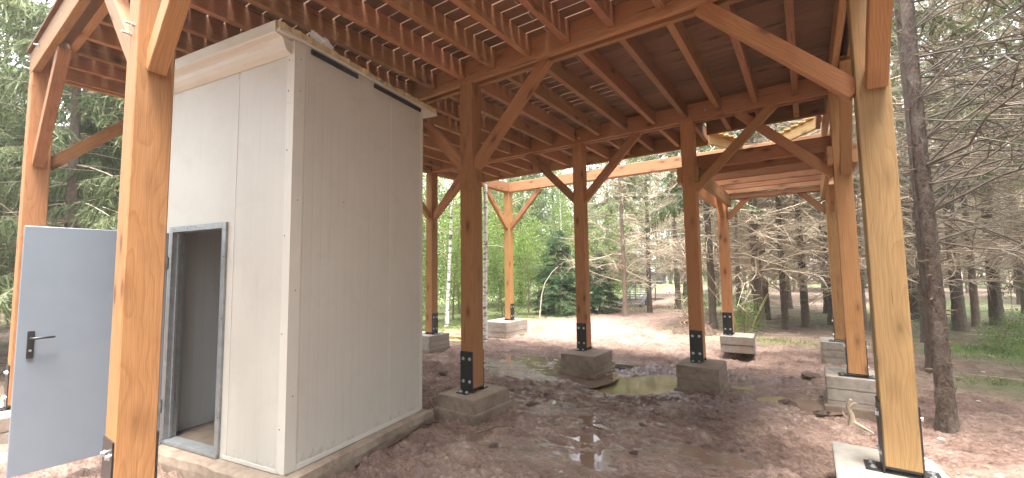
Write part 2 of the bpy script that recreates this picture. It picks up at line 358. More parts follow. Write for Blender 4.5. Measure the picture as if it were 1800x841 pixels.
def gz(x, y):
    x = np.asarray(x, float); y = np.asarray(y, float)
    z = .05 - .13 * sst(4.2, 7.0, y) - .13 * np.exp(-((x - .6) ** 2 + (y - 6.9) ** 2) / 1.6) - .15 * np.exp(-((x + 1.35) ** 2 + (y - 10.3) ** 2) / 1.1)
    z = z - .06 * np.exp(-((x + 7) ** 2 + (y - 10) ** 2) / 4) + .25 * sst(14, 40, np.hypot(x, y))
    z = z - .05 * np.exp(-((x + 7.6) ** 2 + (y - 1) ** 2) / 3)
    c = clearing(x, y)
    near = 1 - sst(14, 24, np.hypot(x, y))
    # wheel and bucket tracks running along the building, broken up by clods
    warp = .35 * (fbm(x * .5, y * .5, 41) - .5)
    ruts = fbm(x * .55 + 3, (y + warp) * 4.2, 11, 3) - .5
    lumps = fbm(x * 2.1, y * 2.6, 21, 4) - .5
    cl = fbm(x * 8.0, y * 10.0, 31, 3)
    rg_ = 1 - np.abs(2 * fbm(x * 3.2 + 2 * warp, y * 5.5, 35, 3) - 1)          # sharp little ridges
    rg2 = 1 - np.abs(2 * fbm(x * 9 + 5 * lumps, y * 13, 37, 2) - 1)
    rg3 = 1 - np.abs(2 * fbm(x * 19 + 6 * lumps, y * 27 + 4 * cl, 39, 2) - 1)
    z = z + c * near * (.016 * (rg3 ** 2 - .5) + (.085 + .06 * sst(-1.8, -.2, x)) * ruts + .06 * lumps + .06 * (rg_ ** 3 - .35) + .03 * (rg2 ** 2 - .5) + .11 * np.maximum(cl - .55, 0) - .04 * np.maximum(.42 - cl, 0))
    z = z + (1 - c) * (.10 * (fbm(x * .5, y * .5, 51) - .5) + .05 * (fbm(x * 2.5, y * 2.5, 61) - .5))
    for x0, x1, y0, y1 in BLOCKS:
        dx = np.maximum(np.maximum(x0 - x, x - x1), 0); dy = np.maximum(np.maximum(y0 - y, y - y1), 0); d = np.hypot(dx, dy)
        z = z - .05 * np.exp(-(d / .35) ** 2) + .045 * np.exp(-d / .1) * sst(.35, .7, fbm(x * 2.6, y * 2.6, 101, 3))
    for FX, FY, FA, FB, FL in FILMS:
        d = np.hypot((x - FX) / FA, (y - FY) / FB) + .5 * (fbm(x * 1.7, y * 1.7, 111, 3) - .5)
        k = 1 - sst(.55, 1.05, d); z = z * (1 - .62 * k) + .62 * k * (FL + .006)
    for P in PUDDLES:
        d = pud_d(x, y, P) + .28 * (fbm(x * 2.2, y * 2.2, 71) - .5)
        k = 1 - sst(.62, 1.12, d); z = z * (1 - k) + k * (P[5] - .035)
        rim = 1 - sst(.9, 1.5, d); z = z * (1 - rim * .55) + rim * .55 * np.minimum(z, P[5] + .035)
    return z
def gz1(x, y): return float(gz(np.array([x]), np.array([y]))[0])

def axis(fine0, fine1, step, mids, far):
    a = list(np.arange(fine0, fine1, step))
    s = step; v = fine1
    while v < far[1]: a.append(v); s = min(s * mids, 12); v += s
    s = step; v = fine0
    lo = []
    while v > far[0]: s = min(s * mids, 12); v -= s; lo.append(v)
    return np.array(sorted(lo) + a)
gx = axis(-4.9, 1.3, .0155, 1.04, (-150, 150)); gy = axis(2.2, 7.4, .0155, 1.035, (-90, 190))
GX, GY = np.meshgrid(gx, gy)
GZ = gz(GX.ravel(), GY.ravel())
nx, ny = len(gx), len(gy)
ii = np.arange(nx - 1)[None] + np.arange(ny - 1)[:, None] * nx
mb = MB(); mb.add(np.stack([GX.ravel(), GY.ravel(), GZ], -1), np.stack([ii, ii + 1, ii + 1 + nx, ii + nx], -1).reshape(-1, 4))

def ground_mat():
    m, n, l, b = nodes_of('mud_and_forest_floor')
    tc = N(n, 'TexCoord'); at = N(n, 'Attribute', attribute_name='mask'); sp = N(n, 'SeparateColor'); l.new(at.outputs['Color'], sp.inputs[0])
    wet_a, forest, green = sp.outputs[0], sp.outputs[1], sp.outputs[2]
    P = tc.outputs['Object']
    n1 = N(n, 'TexNoise', Scale=2.3, Detail=8.0, Roughness=.66); l.new(P, n1.inputs['Vector'])
    mud = ramp(n, [(.28, (.135, .074, .056)), (.5, (.275, .175, .136)), (.72, (.41, .295, .24))]); l.new(n1.outputs['Fac'], mud.inputs[0])
    n2 = N(n, 'TexNoise', Scale=31.0, Detail=5.0, Roughness=.7); l.new(P, n2.inputs['Vector'])
    sp2 = ramp(n, [(.3, g(.55)), (.62, g(1.1)), (.74, g(1.6))]); l.new(n2.outputs['Fac'], sp2.inputs[0])
    mudc = mixc(n, l, .85, mud.outputs[0], sp2.outputs[0], 'MULTIPLY')
    # damp and dry crumbs smeared along the tracks
    mpd = N(n, 'Mapping'); mpd.inputs['Scale'].default_value = (6, 19, 6); mpd.inputs['Rotation'].default_value = (0, 0, .12); l.new(P, mpd.inputs[0])
    nd = N(n, 'TexNoise', Scale=1.5, Detail=8.0, Roughness=.72, Distortion=1.2); l.new(mpd.outputs[0], nd.inputs['Vector'])
    ndr = ramp(n, [(.34, (.42, .38, .36)), (.5, g(.95)), (.68, (1.3, 1.28, 1.25))]); l.new(nd.outputs['Fac'], ndr.inputs[0])
    mudc = mixc(n, l, .9, mudc, ndr.outputs[0], 'MULTIPLY')
    # forest litter
    n3 = N(n, 'TexNoise', Scale=9.0, Detail=8.0, Roughness=.75); l.new(P, n3.inputs['Vector'])
    lit = ramp(n, [(.3, (.05, .033, .024)), (.5, (.125, .085, .06)), (.7, (.24, .172, .122))]); l.new(n3.outputs['Fac'], lit.inputs[0])
    c1 = mixc(n, l, forest, mudc, lit.outputs[0])
    gr = ramp(n, [(.3, (.05, .075, .018)), (.7, (.15, .19, .06))]); l.new(n3.outputs['Fac'], gr.inputs[0])
    c2 = mixc(n, l, green, c1, gr.outputs[0])
    # wetness
    mpw = N(n, 'Mapping'); mpw.inputs['Scale'].default_value = (1, 2.6, 1); l.new(P, mpw.inputs[0])
    nw = N(n, 'TexNoise', Scale=5.5, Detail=7.0, Roughness=.66); l.new(mpw.outputs[0], nw.inputs['Vector'])
    wa = N(n, 'Math', operation='ADD'); l.new(nw.outputs['Fac'], wa.inputs[0])
    ws = N(n, 'MapRange'); ws.inputs[3].default_value = -.22; ws.inputs[4].default_value = .32; l.new(wet_a, ws.inputs[0]); l.new(ws.outputs[0], wa.inputs[1])
    wr = ramp(n, [(.5, g(0)), (.60, g(1))]); l.new(wa.outputs[0], wr.inputs[0])
    dark = mixc(n, l, .3, c2, (.05, .032, .025))
    l.new(mixc(n, l, wr.outputs[0], c2, dark), b.inputs['Base Color'])
    ro = N(n, 'MapRange'); ro.inputs[3].default_value = .82; ro.inputs[4].default_value = .06; l.new(wr.outputs[0], ro.inputs[0]); l.new(ro.outputs[0], b.inputs['Roughness'])
    b.inputs['Specular IOR Level'].default_value = .5
    b1 = N(n, 'Bump'); b1.inputs['Strength'].default_value = 1.0; b1.inputs['Distance'].default_value = .05
    mpr = N(n, 'Mapping'); mpr.inputs['Scale'].default_value = (5, 17, 5); l.new(P, mpr.inputs[0])
    nr = N(n, 'TexNoise', Scale=1.6, Detail=7.0, Roughness=.68, Distortion=.5); l.new(mpr.outputs[0], nr.inputs['Vector'])
    l.new(nr.outputs['Fac'], b1.inputs['Height'])
    b2 = N(n, 'Bump'); b2.inputs['Strength'].default_value = .9; b2.inputs['Distance'].default_value = .02
    bs = N(n, 'MapRange'); bs.inputs[3].default_value = .9; bs.inputs[4].default_value = .12; l.new(wr.outputs[0], bs.inputs[0]); l.new(bs.outputs[0], b2.inputs['Strength'])
    bs1 = N(n, 'MapRange'); bs1.inputs[3].default_value = 1.0; bs1.inputs[4].default_value = .45; l.new(wr.outputs[0], bs1.inputs[0]); l.new(bs1.outputs[0], b1.inputs['Strength'])
    l.new(n2.outputs['Fac'], b2.inputs['Height']); l.new(b1.outputs[0], b2.inputs['Normal']); l.new(b2.outputs[0], b.inputs['Normal'])
    return m
gme = mb.mesh('ground', ground_mat(), smooth=True)
X, Y = GX.ravel(), GY.ravel()
cl = clearing(X, Y)
def blob(cx, cy, rx, ry): return np.exp(-((X - cx) / rx) ** 2 - ((Y - cy) / ry) ** 2)
wet = np.clip(.9 * blob(-4.3, 7.0, 1.1, .9) + .65 * blob(-1.6, 3.6, 1.5, .8) + .75 * blob(-2.2, 7.0, 1.5, 1.4) + .6 * blob(-.4, 7.6, 1.1, 1.2) + .35 * blob(-2.6, 4.8, 1.6, .8) + .5 * blob(-2.2, 2.9, .9, .7), 0, 1)
wet = np.where(cl > .5, np.clip(wet + .18 * (Y < 9), 0, 1), 0)
grn = np.clip(1.3 * blob(3.4, 13.6, 1.6, 1.8) * (fbm(X * 1.3, Y * 1.3, 81) > .42) + .7 * blob(2.5, 9.5, .8, .7) + .8 * blob(2.7, 19, 3, 2.5) + .5 * blob(-.7, 12.4, 1.4, .6), 0, 1)
grn = np.maximum(grn, (1 - cl) * sst(.5, .62, fbm(X * .22, Y * .22, 91)) * sst(13, 19, np.hypot(X, Y)) * .9)
grn = np.maximum(grn, sst(-8.2, -9.6, X) * sst(8, 11, Y) * .8)
ca = gme.attributes.new('mask', 'FLOAT_COLOR', 'POINT')
ca.data.foreach_set('color', np.stack([wet, 1 - cl, grn, np.ones_like(X)], -1).astype(np.float32).ravel())
tag(link('ground', gme), kind='structure')

def water_mat(name='murky_water', ca_=(.21, .175, .08), cb_=(.29, .245, .125)):
    m, n, l, b = nodes_of(name)
    tc = N(n, 'TexCoord'); a = N(n, 'TexNoise', Scale=2.0, Detail=3.0); l.new(tc.outputs['Object'], a.inputs['Vector'])
    r = ramp(n, [(.3, ca_), (.7, cb_)]); l.new(a.outputs['Fac'], r.inputs[0]); l.new(r.outputs[0], b.inputs['Base Color'])
    b.inputs['Roughness'].default_value = .04; b.inputs['IOR'].default_value = 1.33; b.inputs['Specular IOR Level'].default_value = .45
    a2 = N(n, 'TexNoise', Scale=11.0, Detail=2.0); l.new(tc.outputs['Object'], a2.inputs['Vector'])
    bp = N(n, 'Bump'); bp.inputs['Strength'].default_value = .06; bp.inputs['Distance'].default_value = .01; l.new(a2.outputs['Fac'], bp.inputs['Height']); l.new(bp.outputs[0], b.inputs['Normal'])
    return m
M['water'] = water_mat()
for P in PUDDLES:
    bm = bmesh.new(); vsx = []
    for k in range(48):
        t = k * math.tau / 48; c, s = math.cos(rad(P[4])), math.sin(rad(P[4]))
        u, v = P[2] * 1.12 * math.cos(t), P[3] * 1.12 * math.sin(t)
        vsx.append(bm.verts.new((u * c - v * s, u * s + v * c, 0)))
    bm.faces.new(vsx)
    o = link('puddle', bm_mesh(bm, 'puddle', M['water'])); o.location = (P[0], P[1], P[5]); tag(o, kind='structure')

M['film'] = water_mat('muddy_water_film', (.12, .08, .06), (.19, .13, .10))
def film(FX, FY, FA, FB, FL):
    inside = (np.hypot((X - FX) / FA, (Y - FY) / FB) < 1.25) & (GZ < FL)
    F = np.stack([ii, ii + 1, ii + 1 + nx, ii + nx], -1).reshape(-1, 4)
    F = F[inside[F].any(1)]
    if len(F) < 4: return
    idx, inv = np.unique(F, return_inverse=True)
    mb = MB(); mb.add(np.column_stack([X[idx] - FX, Y[idx] - FY, np.zeros(len(idx))]), inv.reshape(-1, 4))
    o = link('puddle', mb.mesh('puddle', M['film'], True)); o.location = (FX, FY, FL); tag(o, kind='structure')
for q in FILMS: film(*q)

# ------------------------------------------------------------------ the timber platform
X0, BAY = -3.4966, 1.9872
L = [.8882, 4.1558, 7.3909, 10.6409]
def cx(i): return X0 + i * BAY
ZB, ZJ, ZD = 4.18, 4.24, 4.46          # beam underside, joist underside, deck underside
FT = .29                                # top of the footings
plat = empty('timber_platform', (0, 0, 0), 0, 'large open platform of orange-brown larch posts, beams, joists and deck boards', 'platform')
EX, EY = (1, 0, 0), (0, 1, 0)
# post: column, line, axis the steel plates are fixed on, material
POSTS = [(-2, 0, 'y', 'post'), (0, 0, 'y', 'post'), (-2, 1, 'y', 'post'), (0, 1, 'y', 'post'), (2, 1, 'x', 'pale_post'), (-2, 2, 'x', 'post'),
         (0, 2, 'y', 'post'), (1, 2, 'y', 'post'), (2, 2, 'x', 'post'), (-2, 3, 'x', 'post'), (1, 3, 'y', 'post'), (2, 3, 'x', 'post')]
bolt_me = None
def bracket(x, y, ax):
    global bolt_me
    mb = MB(); t = .009; hgt = .49
    for s in (-1, 1):
        o0, o1 = sorted((s * .1005, s * (.1005 + t)))
        f0, f1 = sorted((s * .1005, s * .205))
        if ax == 'y':
            mb.box(-.098, .098, o0, o1, 0.0005, hgt); mb.box(-.085, .085, f0 + (t + .001 if s > 0 else 0), f1 - (t + .001 if s < 0 else 0), .0005, .012)
        else:
            mb.box(o0, o1, -.098, .098, 0.0005, hgt); mb.box(f0 + (t + .001 if s > 0 else 0), f1 - (t + .001 if s < 0 else 0), -.085, .085, .0005, .012)
    if ax == 'y': mb.box(-.09, .09, -.0995, .0995, .035, .05)
    else: mb.box(-.0995, .0995, -.09, .09, .035, .05)
    o = link('post_bracket', mb.mesh('post_bracket', M['black']), plat, Matrix.Translation((x, y, FT)))
    if bolt_me is None:
        bm = bmesh.new()
        bmesh.ops.create_cone(bm, cap_ends=True, segments=12, radius1=.021, radius2=.021, depth=.004, matrix=Matrix.Translation((0, 0, .002)))
        bmesh.ops.create_cone(bm, cap_ends=True, segments=6, radius1=.014, radius2=.013, depth=.014, matrix=Matrix.Translation((0, 0, .011)))
        bolt_me = bm_mesh(bm, 'bolt', M['zinc'])
    for s in (-1, 1):
        for du in (-.05, .05):
            for dz in (.13, .40):
                n = Vector((0, s, 0)) if ax == 'y' else Vector((s, 0, 0))
                pos = n * (.1097) + (Vector((du, 0, dz)) if ax == 'y' else Vector((0, du, dz)))
                mw = n.to_track_quat('Z', 'Y').to_matrix().to_4x4(); mw.translation = pos
                link('bolt', bolt_me, o, mw)
    for s in (-1, 1):
        for du in (-.045, .045):
            pos = Vector((du, s * .16, .0125)) if ax == 'y' else Vector((s * .16, du, .0125))
            link('bolt', bolt_me, o, Matrix.Translation(pos))
for i, j, ax, mt in POSTS:
    x, y = cx(i), L[j]
    o = timber('post', (x, y, FT + .051), (x, y, ZB - .001), .2, .2, EX, M[mt], plat, .006)
    timber('post_tenon', (x, y, ZB - .002), (x, y, ZD - .03), .064, .19, EY, M[mt], plat, .003)
    bracket(x, y, ax)

XL, XR = cx(-2) - .1, cx(2) + .1
BT = .065
def beam_pair_x(y, x0, x1, z0=ZB, z1=ZD):
    for s in (-1, 1):
        yy = y + s * (.1 - BT / 2)
        timber('beam', (x0, yy, (z0 + z1) / 2), (x1, yy, (z0 + z1) / 2), BT, z1 - z0, EY, M['beam'], plat)
def beam_pair_y(x, y0, y1, z0=ZB, z1=ZD):
    for s in (-1, 1):
        xx = x + s * (.1 - BT / 2)
        timber('beam', (xx, y0, (z0 + z1) / 2), (xx, y1, (z0 + z1) / 2), BT, z1 - z0, EX, M['beam'], plat)
beam_pair_x(L[0], XL - .02, XR); beam_pair_x(L[1], XL, XR); beam_pair_x(L[2], XL, XR)
beam_pair_x(L[3], XL, XR)
for i in (-2, 2):
    for j in range(3): beam_pair_y(cx(i), L[j] + .102, L[j + 1] - .102)
RIM1, RIM2 = 8.98, 8.42
OPX0 = cx(1) + .02                                     # the stair opening starts here
timber('rim_joist', (XL + .21, RIM1, (ZB + ZD) / 2), (OPX0 + .03, RIM1, (ZB + ZD) / 2), .065, ZD - ZB, EY, M['beam'], plat)
timber('rim_joist', (OPX0 + .1, RIM2, (ZB + ZD) / 2 + .02), (cx(2) - .105, RIM2, (ZB + ZD) / 2 + .02), .065, ZD - ZB - .04, EY, M['beam'], plat)
timber('trimmer_joist', (OPX0, RIM2 - .9, (ZJ + ZD) / 2), (OPX0, RIM1 - .034, (ZJ + ZD) / 2), .07, ZD - ZJ, EX, M['joist'], plat)
# joists every half metre, hung between the beams
JX = [-2.53 + .505 * k for k in range(-9, 6)]
for x in JX:
    for j in range(2):
        timber('joist', (x, L[j] + .101, (ZJ + ZD) / 2), (x, L[j + 1] - .101, (ZJ + ZD) / 2), .075, ZD - ZJ, EX, M['joist'], plat)
    yr = RIM1 if x < OPX0 - .1 else RIM2
    if abs(x - OPX0) > .08:
        timber('joist', (x, L[2] + .101, (ZJ + ZD) / 2), (x, yr - .034, (ZJ + ZD) / 2), .075, ZD - ZJ, EX, M['joist'], plat)
# diagonal framing and board ends around the far side of the stair opening
def oct_piece(a, b, nb, side):
    timber('opening_frame', a, b, .06, .19, (b[1] - a[1], -(b[0] - a[0]), 0), M['plank'], plat)
    a, b = Vector(a), Vector(b)
    for k in range(nb):
        q = a.lerp(b, (k + .5) / nb); wd = (b - a).length / nb
        timber('deck_board', (q.x + side * .05 - .16, q.y, ZD + .016), (q.x + side * .05 + .22, q.y, ZD + .016), abs(b.y - a.y) / nb - .008, .03, EY, M['plank'], plat, .003)
oct_piece((-1.52, 9.15, ZD - .1), (-1.02, 10.30, ZD - .1), 7, -1)
oct_piece((-.42, 10.33, ZD - .1), (.30, 9.35, ZD - .1), 6, 1)
timber('joist', (.30, 9.35, ZD - .12), (.30, RIM2 + .034, ZD - .12), .07, .2, EX, M['joist'], plat)
timber('joist', (-1.52, 9.15, ZD - .12), (-1.52, RIM1 + .034, ZD - .12), .07, .2, EX, M['joist'], plat)
# deck boards: two lengths in every row, uneven joints
rnd = random.Random(4)
y = L[0] - .13
while y < RIM1 + .02:
    wd = .1475
    xs = -2.78 + rnd.choice((-.505 * 2, 0, 0, .505)) + .0
    xe = XR + .03 if y < RIM2 + .02 - wd else OPX0 + .04
    jl = rnd.uniform(-.0022, .0022)
    for a, b, sh in ((XL - .04 + rnd.uniform(-.01, .01), xs - .003, 0), (xs + .003, xe, 1)):
        # boards right of the joint and past the second beam lie almost closed
        tight = sh and y > L[1] - .1
        ww = wd + (.0087 if tight else 0) + rnd.uniform(-.002, .002)
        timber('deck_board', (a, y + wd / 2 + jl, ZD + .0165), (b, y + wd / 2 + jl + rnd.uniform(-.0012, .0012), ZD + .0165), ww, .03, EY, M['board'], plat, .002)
    y += .16
# braces
def brace(i, j, d, foot=3.02, run=1.05, off=0, wt=.10, ht=.135):
    x, y = cx(i), L[j]; dx, dy = d
    hx = .085
    a = Vector((x + dx * hx - dy * off * 0 + (off if dy else 0), y + dy * hx + (off if dx else 0), foot + .075 + 0))
    b = a + Vector((dx, dy, 0)) * (run + .03) + Vector((0, 0, ZB + .012 - a.z))
    side = (0, 1, 0) if dx else (1, 0, 0)
    br = timber('brace', a, b, wt, ht, side, M['beam'], plat)
for a in [(-2, 0, (1, 0)), (-2, 0, (0, 1)), (0, 0, (-1, 0)), (0, 0, (1, 0)), (0, 1, (1, 0)), (0, 1, (-1, 0)), (2, 1, (-1, 0)),
          (0, 2, (1, 0)), (0, 2, (-1, 0)), (-2, 2, (1, 0)), (-2, 2, (0, 1)), (-2, 2, (0, -1)), (-2, 3, (1, 0)), (-2, 3, (0, -1)), (-2, 1, (1, 0)), (-2, 1, (0, -1))]:
    brace(*a)
brace(2, 1, (0, -1), 3.03, 1.05, .02, .12, .15)
brace(2, 2, (0, -1), 2.98, 1.1, .03, .12, .15)
brace(1, 2, (1, 0), 2.97, 1.12, -.048, .092, .13)
brace(2, 2, (-1, 0), 2.97, 1.12, .048, .092, .13)
# lower stair landing between the last two rows: planks clamped to the posts, joists across
for i in (1, 2):
    for s in (-1, 1):
        xx = cx(i) + s * .1335
        timber('landing_beam', (xx, L[2] - .16, 3.28), (xx, L[3] + .16, 3.28), .065, .26, EX, M['beam'], plat)
for k in range(6):
    yy = L[2] + .145 + k * .60
    timber('landing_joist', (cx(1) + .02, yy, 3.512), (cx(2) - .02, yy, 3.512), .06, .2, EY, M['joist'], plat)
for k in range(4):
    yy = L[2] + .25 + k * .165
    timber('landing_board', (cx(1) + .04, yy, 3.63), (cx(2) - .04, yy, 3.63), .15, .03, EY, M['board'], plat)
for i, d in ((1, 1), (2, -1)):
    x = cx(i)
    timber('brace', (x + d * .085, L[3], 2.88), (x + d * .60, L[3], 3.40), .09, .11, EY, M['beam'], plat)
    timber('brace', (x, L[3] - .085, 2.95), (x, L[3] - .50, 3.37), .09, .11, EX, M['beam'], plat)
timber('landing_joist', (cx(1) + .168, L[3], 3.35), (cx(2) - .168, L[3], 3.35), .19, .10, EY, M['joist'], plat)
# threaded rods with nuts at the joints
rod_me = None
def rod(p, d, ln=.05):
    global rod_me
    if rod_me is None:
        bm = bmesh.new()
        bmesh.ops.create_cone(bm, cap_ends=True, segments=10, radius1=.008, radius2=.008, depth=.05, matrix=Matrix.Translation((0, 0, .025)))
        bmesh.ops.create_cone(bm, cap_ends=True, segments=6, radius1=.015, radius2=.015, depth=.012, matrix=Matrix.Translation((0, 0, .012)))
        rod_me = bm_mesh(bm, 'rod', M['zinc'])
    mw = Vector(d).to_track_quat('Z', 'Y').to_matrix().to_4x4(); mw.translation = p
    link('threaded_rod', rod_me, plat, mw)
for x, z in ((cx(0) - .03, 3.32), (cx(0) + .035, 3.36), ):
    rod((x, L[0] - .1, z), (0, -1, 0))
for x, z in ((cx(-2) - .05, 4.25), (cx(-2) - .04, 4.38), (cx(-2) + .5, 4.36)): rod((x, L[0] - .1, z), (0, -1, 0))
for i, j in ((0, 1), (0, 2), (1, 2)):
    rod((cx(i) + .06, L[j] - .1, 4.27), (0, -1, 0))
rod((cx(1) + .3, L[2] - .1, 4.3), (0, -1, 0))

# ------------------------------------------------------------------ concrete footings
def footing(x0, x1, y0, y1, label, mat='concrete', ledge=0, depth=None, lifts=(.0, .5, 1.0), tilt=0, bottom=None, seed=0, chip=0):
    xm, ym = (x0 + x1) / 2, (y0 + y1) / 2
    zb = (gz1(xm, y0) - .28) if bottom is None else bottom
    r = random.Random(seed)
    root = empty('concrete_footing', (xm, ym, zb), tilt, label, 'footing', 'concrete footings under the posts')
    hx, hy, H = (x1 - x0) / 2, (y1 - y0) / 2, FT - zb
    zl = [H * a for a in lifts] if bottom is not None else [0] + [H - (FT - gz1(xm, y0)) * (1 - a) for a in lifts]
    zl = sorted(set(round(q, 4) for q in zl))
    bm = bmesh.new()
    # stacked lifts, each one formwork board high, slightly out of line
    for k in range(len(zl) - 1):
        dx, dy = r.uniform(-.004, .004), r.uniform(-.004, .004); gr = r.uniform(-.003, .003)
        a, b = zl[k], zl[k + 1] - (.003 if k < len(zl) - 2 else 0)
        ret = bmesh.ops.create_cube(bm, size=1)
        for v in ret['verts']:
            v.co = Vector((v.co.x * 2 * (hx + gr) + dx, v.co.y * 2 * (hy + gr) + dy, a + (v.co.z + .5) * (b - a)))
            if chip and v.co.x > 0 and v.co.y > 0 and v.co.z > .3 * H: v.co.x -= chip; v.co.y -= chip * .5
    bmesh.ops.bevel(bm, geom=bm.edges[:], offset=.007, segments=2, affect='EDGES')
    link('block', bm_mesh(bm, 'block', M[mat]), root)
    if ledge:
        zt = gz1(xm, y0) + ledge - zb
        bm = bmesh.new(); ret = bmesh.ops.create_cube(bm, size=1)
        for v in ret['verts']: v.co = Vector((v.co.x * 2 * (hx + .035), v.co.y * 2 * (hy + .035), .02 + (v.co.z + .5) * (zt - .02)))
        bmesh.ops.bevel(bm, geom=bm.edges[:], offset=.009, segments=2, affect='EDGES')
        link('base_ledge', bm_mesh(bm, 'base_ledge', M['wetconcrete']), root)
    return root
footing(-3.76, -3.18, 3.82, 4.50, 'brown mud-stained concrete block under the post beside the white cabin wall', 'wetconcrete', .07, seed=1, lifts=(0, 1))
footing(-3.68, -3.03, 6.80, 7.58, 'concrete block with dark base ledge at the end of the puddle beside wet shiny mud', 'wetconcrete', .06, seed=2)
footing(-1.73, -1.13, 6.88, 7.62, 'concrete block with dark base ledge standing at the puddle edge under the stair landing', 'wetconcrete', .05, seed=3)
footing(.13, .85, 7.20, 7.95, 'grey board-marked concrete block with base ledge and a dead stub in front', 'concrete', .09, seed=4, lifts=(0, .33, .67, 1))
footing(.10, .80, 3.72, 4.58, 'concrete block with broken corner under the yellow pine post', 'paleconcrete', 0, seed=5, chip=.1)
footing(-1.66, -1.02, 10.32, 11.04, 'tilted concrete block hanging over washed-out ground on an iron pin', 'paleconcrete', 0, bottom=-.05, seed=6, tilt=.05)
footing(.14, .82, 10.45, 11.2, 'grey board-marked concrete block behind the one with the base ledge', 'concrete', 0, seed=7, lifts=(0, .33, .67, 1))
footing(-8.02, -7.15, 10.0, 11.15, 'large whitish concrete block beside the sand and gravel heaps', 'paleconcrete', .03, seed=8, lifts=(0, .33, .67, 1))
footing(-7.95, -7.2, 7.05, 7.72, 'board-marked concrete block next to the birch and the lying boards', 'paleconcrete', .05, seed=9, lifts=(0, .33, .67, 1))
footing(-7.95, -7.0, .45, 1.3, 'pale concrete block behind the open grey door', 'paleconcrete', 0, seed=10)
footing(-3.85, -3.15, .55, 1.25, 'concrete block under the post in front of the cabin doorway', 'concrete', 0, seed=11)
footing(-7.85, -7.1, 3.8, 4.5, 'concrete block hidden behind the white cabin', 'concrete', 0, seed=12)
# iron pin under the tilted block
bm = bmesh.new(); bmesh.ops.create_cone(bm, cap_ends=True, segments=10, radius1=.03, radius2=.028, depth=.5)
bmesh.ops.create_cone(bm, cap_ends=True, segments=10, radius1=.042, radius2=.042, depth=.03, matrix=Matrix.Translation((0, 0, .2)))
o = link('iron_pin', bm_mesh(bm, 'iron_pin', M['rust'])); o.location = (-1.38, 10.40, -.30); tag(o, 'rusty iron pin propping the tilted concrete block', 'pin')

# ------------------------------------------------------------------ the white panel cabin
CZ = .17
CR = rad(9.385)
cab = empty('panel_cabin', (-3.4665, 1.8248, CZ), CR, 'tall white insulated-panel cabin with an open grey door, on a concrete plinth', 'cabin')
CW, CD, CH, T = 1.92, 1.75, 3.57, .08
def low_attr(me, z0):
    n = len(me.vertices); co = np.zeros(n * 3, np.float32); me.vertices.foreach_get('co', co)
    a = me.attributes.new('low', 'FLOAT', 'POINT'); a.data.foreach_set('value', (co[2::3] - z0).astype(np.float32))
def wall(name, x0, x1, y0, y1, z0, z1, mat, hole=None):
    bm = bmesh.new(); xm, ym = (x0 + x1) / 2, (y0 + y1) / 2
    def bx(a0, a1, b0, b1, c0, c1):
        r = bmesh.ops.create_cube(bm, size=1)
        for v in r['verts']: v.co = Vector(((a0 + (v.co.x + .5) * (a1 - a0)) - xm, (b0 + (v.co.y + .5) * (b1 - b0)) - ym, c0 + (v.co.z + .5) * (c1 - c0)))
    if hole:
        h0, h1, ht = hole
        vs2 = [(x0, z0), (h0, z0), (h0, ht), (h1, ht), (h1, z0), (x1, z0), (x1, z1), (x0, z1)]
        f = bm.faces.new([bm.verts.new((a - xm, y0 - ym, c)) for a, c in vs2])
        r = bmesh.ops.extrude_face_region(bm, geom=[f])
        for e in r['geom']:
            if isinstance(e, bmesh.types.BMVert): e.co.y += y1 - y0
        bmesh.ops.recalc_face_normals(bm, faces=bm.faces[:])
    else: bx(x0, x1, y0, y1, z0, z1)
    ed = [e for e in bm.edges if abs(e.verts[0].co.z - e.verts[1].co.z) > .5]
    bmesh.ops.bevel(bm, geom=ed, offset=.004, segments=1, affect='EDGES')
    # rows of vertices so the height attribute reads well
    for z in (.1, .25, .45, 1.0):
        bmesh.ops.bisect_plane(bm, geom=bm.verts[:] + bm.edges[:] + bm.faces[:], plane_co=(0, 0, z), plane_no=(0, 0, 1))
    me = bm_mesh(bm, name, mat); low_attr(me, 0)
    return link(name, me, cab, Matrix.Translation((xm, ym, 0)))
D0, D1, DH = -1.715, -.835, 2.05       # door opening
wall('wall_panel', -T, 0, .0, 1.192, .0, CH, M['panel_side'])
wall('wall_panel', -T, 0, 1.196, CD, .0, CH, M['panel_side'])
wall('wall_panel', -.735, -T - .002, 0, T, 0, CH, M['panel_front'])
wall('wall_panel', -CW + T + .002, -.739, 0, T, 0, CH, M['panel_front'], (D0, D1, DH))
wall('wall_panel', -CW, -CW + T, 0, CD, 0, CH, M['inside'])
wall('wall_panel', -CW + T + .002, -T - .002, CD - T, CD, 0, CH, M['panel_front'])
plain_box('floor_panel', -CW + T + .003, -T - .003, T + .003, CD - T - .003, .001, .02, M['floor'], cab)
for z0, z1 in ((.012, 3.02), (3.024, CH - .01)):
    mb = MB(); t = .0035
    mb.box(-.085, t, -t, -.0005, z0, z1); mb.box(.0005, t, -.0004, .10, z0, z1)
    link('corner_trim', mb.mesh('corner_trim', M['white']), cab)
mb = MB(); mb.box(.0005, .0035, CD - .045, CD + .0035, .012, CH - .02); mb.box(-.05, .0004, CD + .0005, CD + .0035, .012, CH - .02)
link('corner_trim', mb.mesh('corner_trim', M['white']), cab)
# bottom flashing along the long wall and the front
plain_box('bottom_flashing', .0008, .0055, .11, CD - .05, .004, .045, M['white'], cab, .001)
plain_box('bottom_flashing', D1 + .05, -.09, -.0055, -.0008, .004, .035, M['white'], cab, .001)
plain_box('seam_strip', .0006, .0028, 1.188, 1.2, .05, CH - .1, M['white'], cab, .0005)
plain_box('seam_strip', -.743, -.731, -.0028, -.0006, .05, CH - .2, M['white'], cab, .0005)
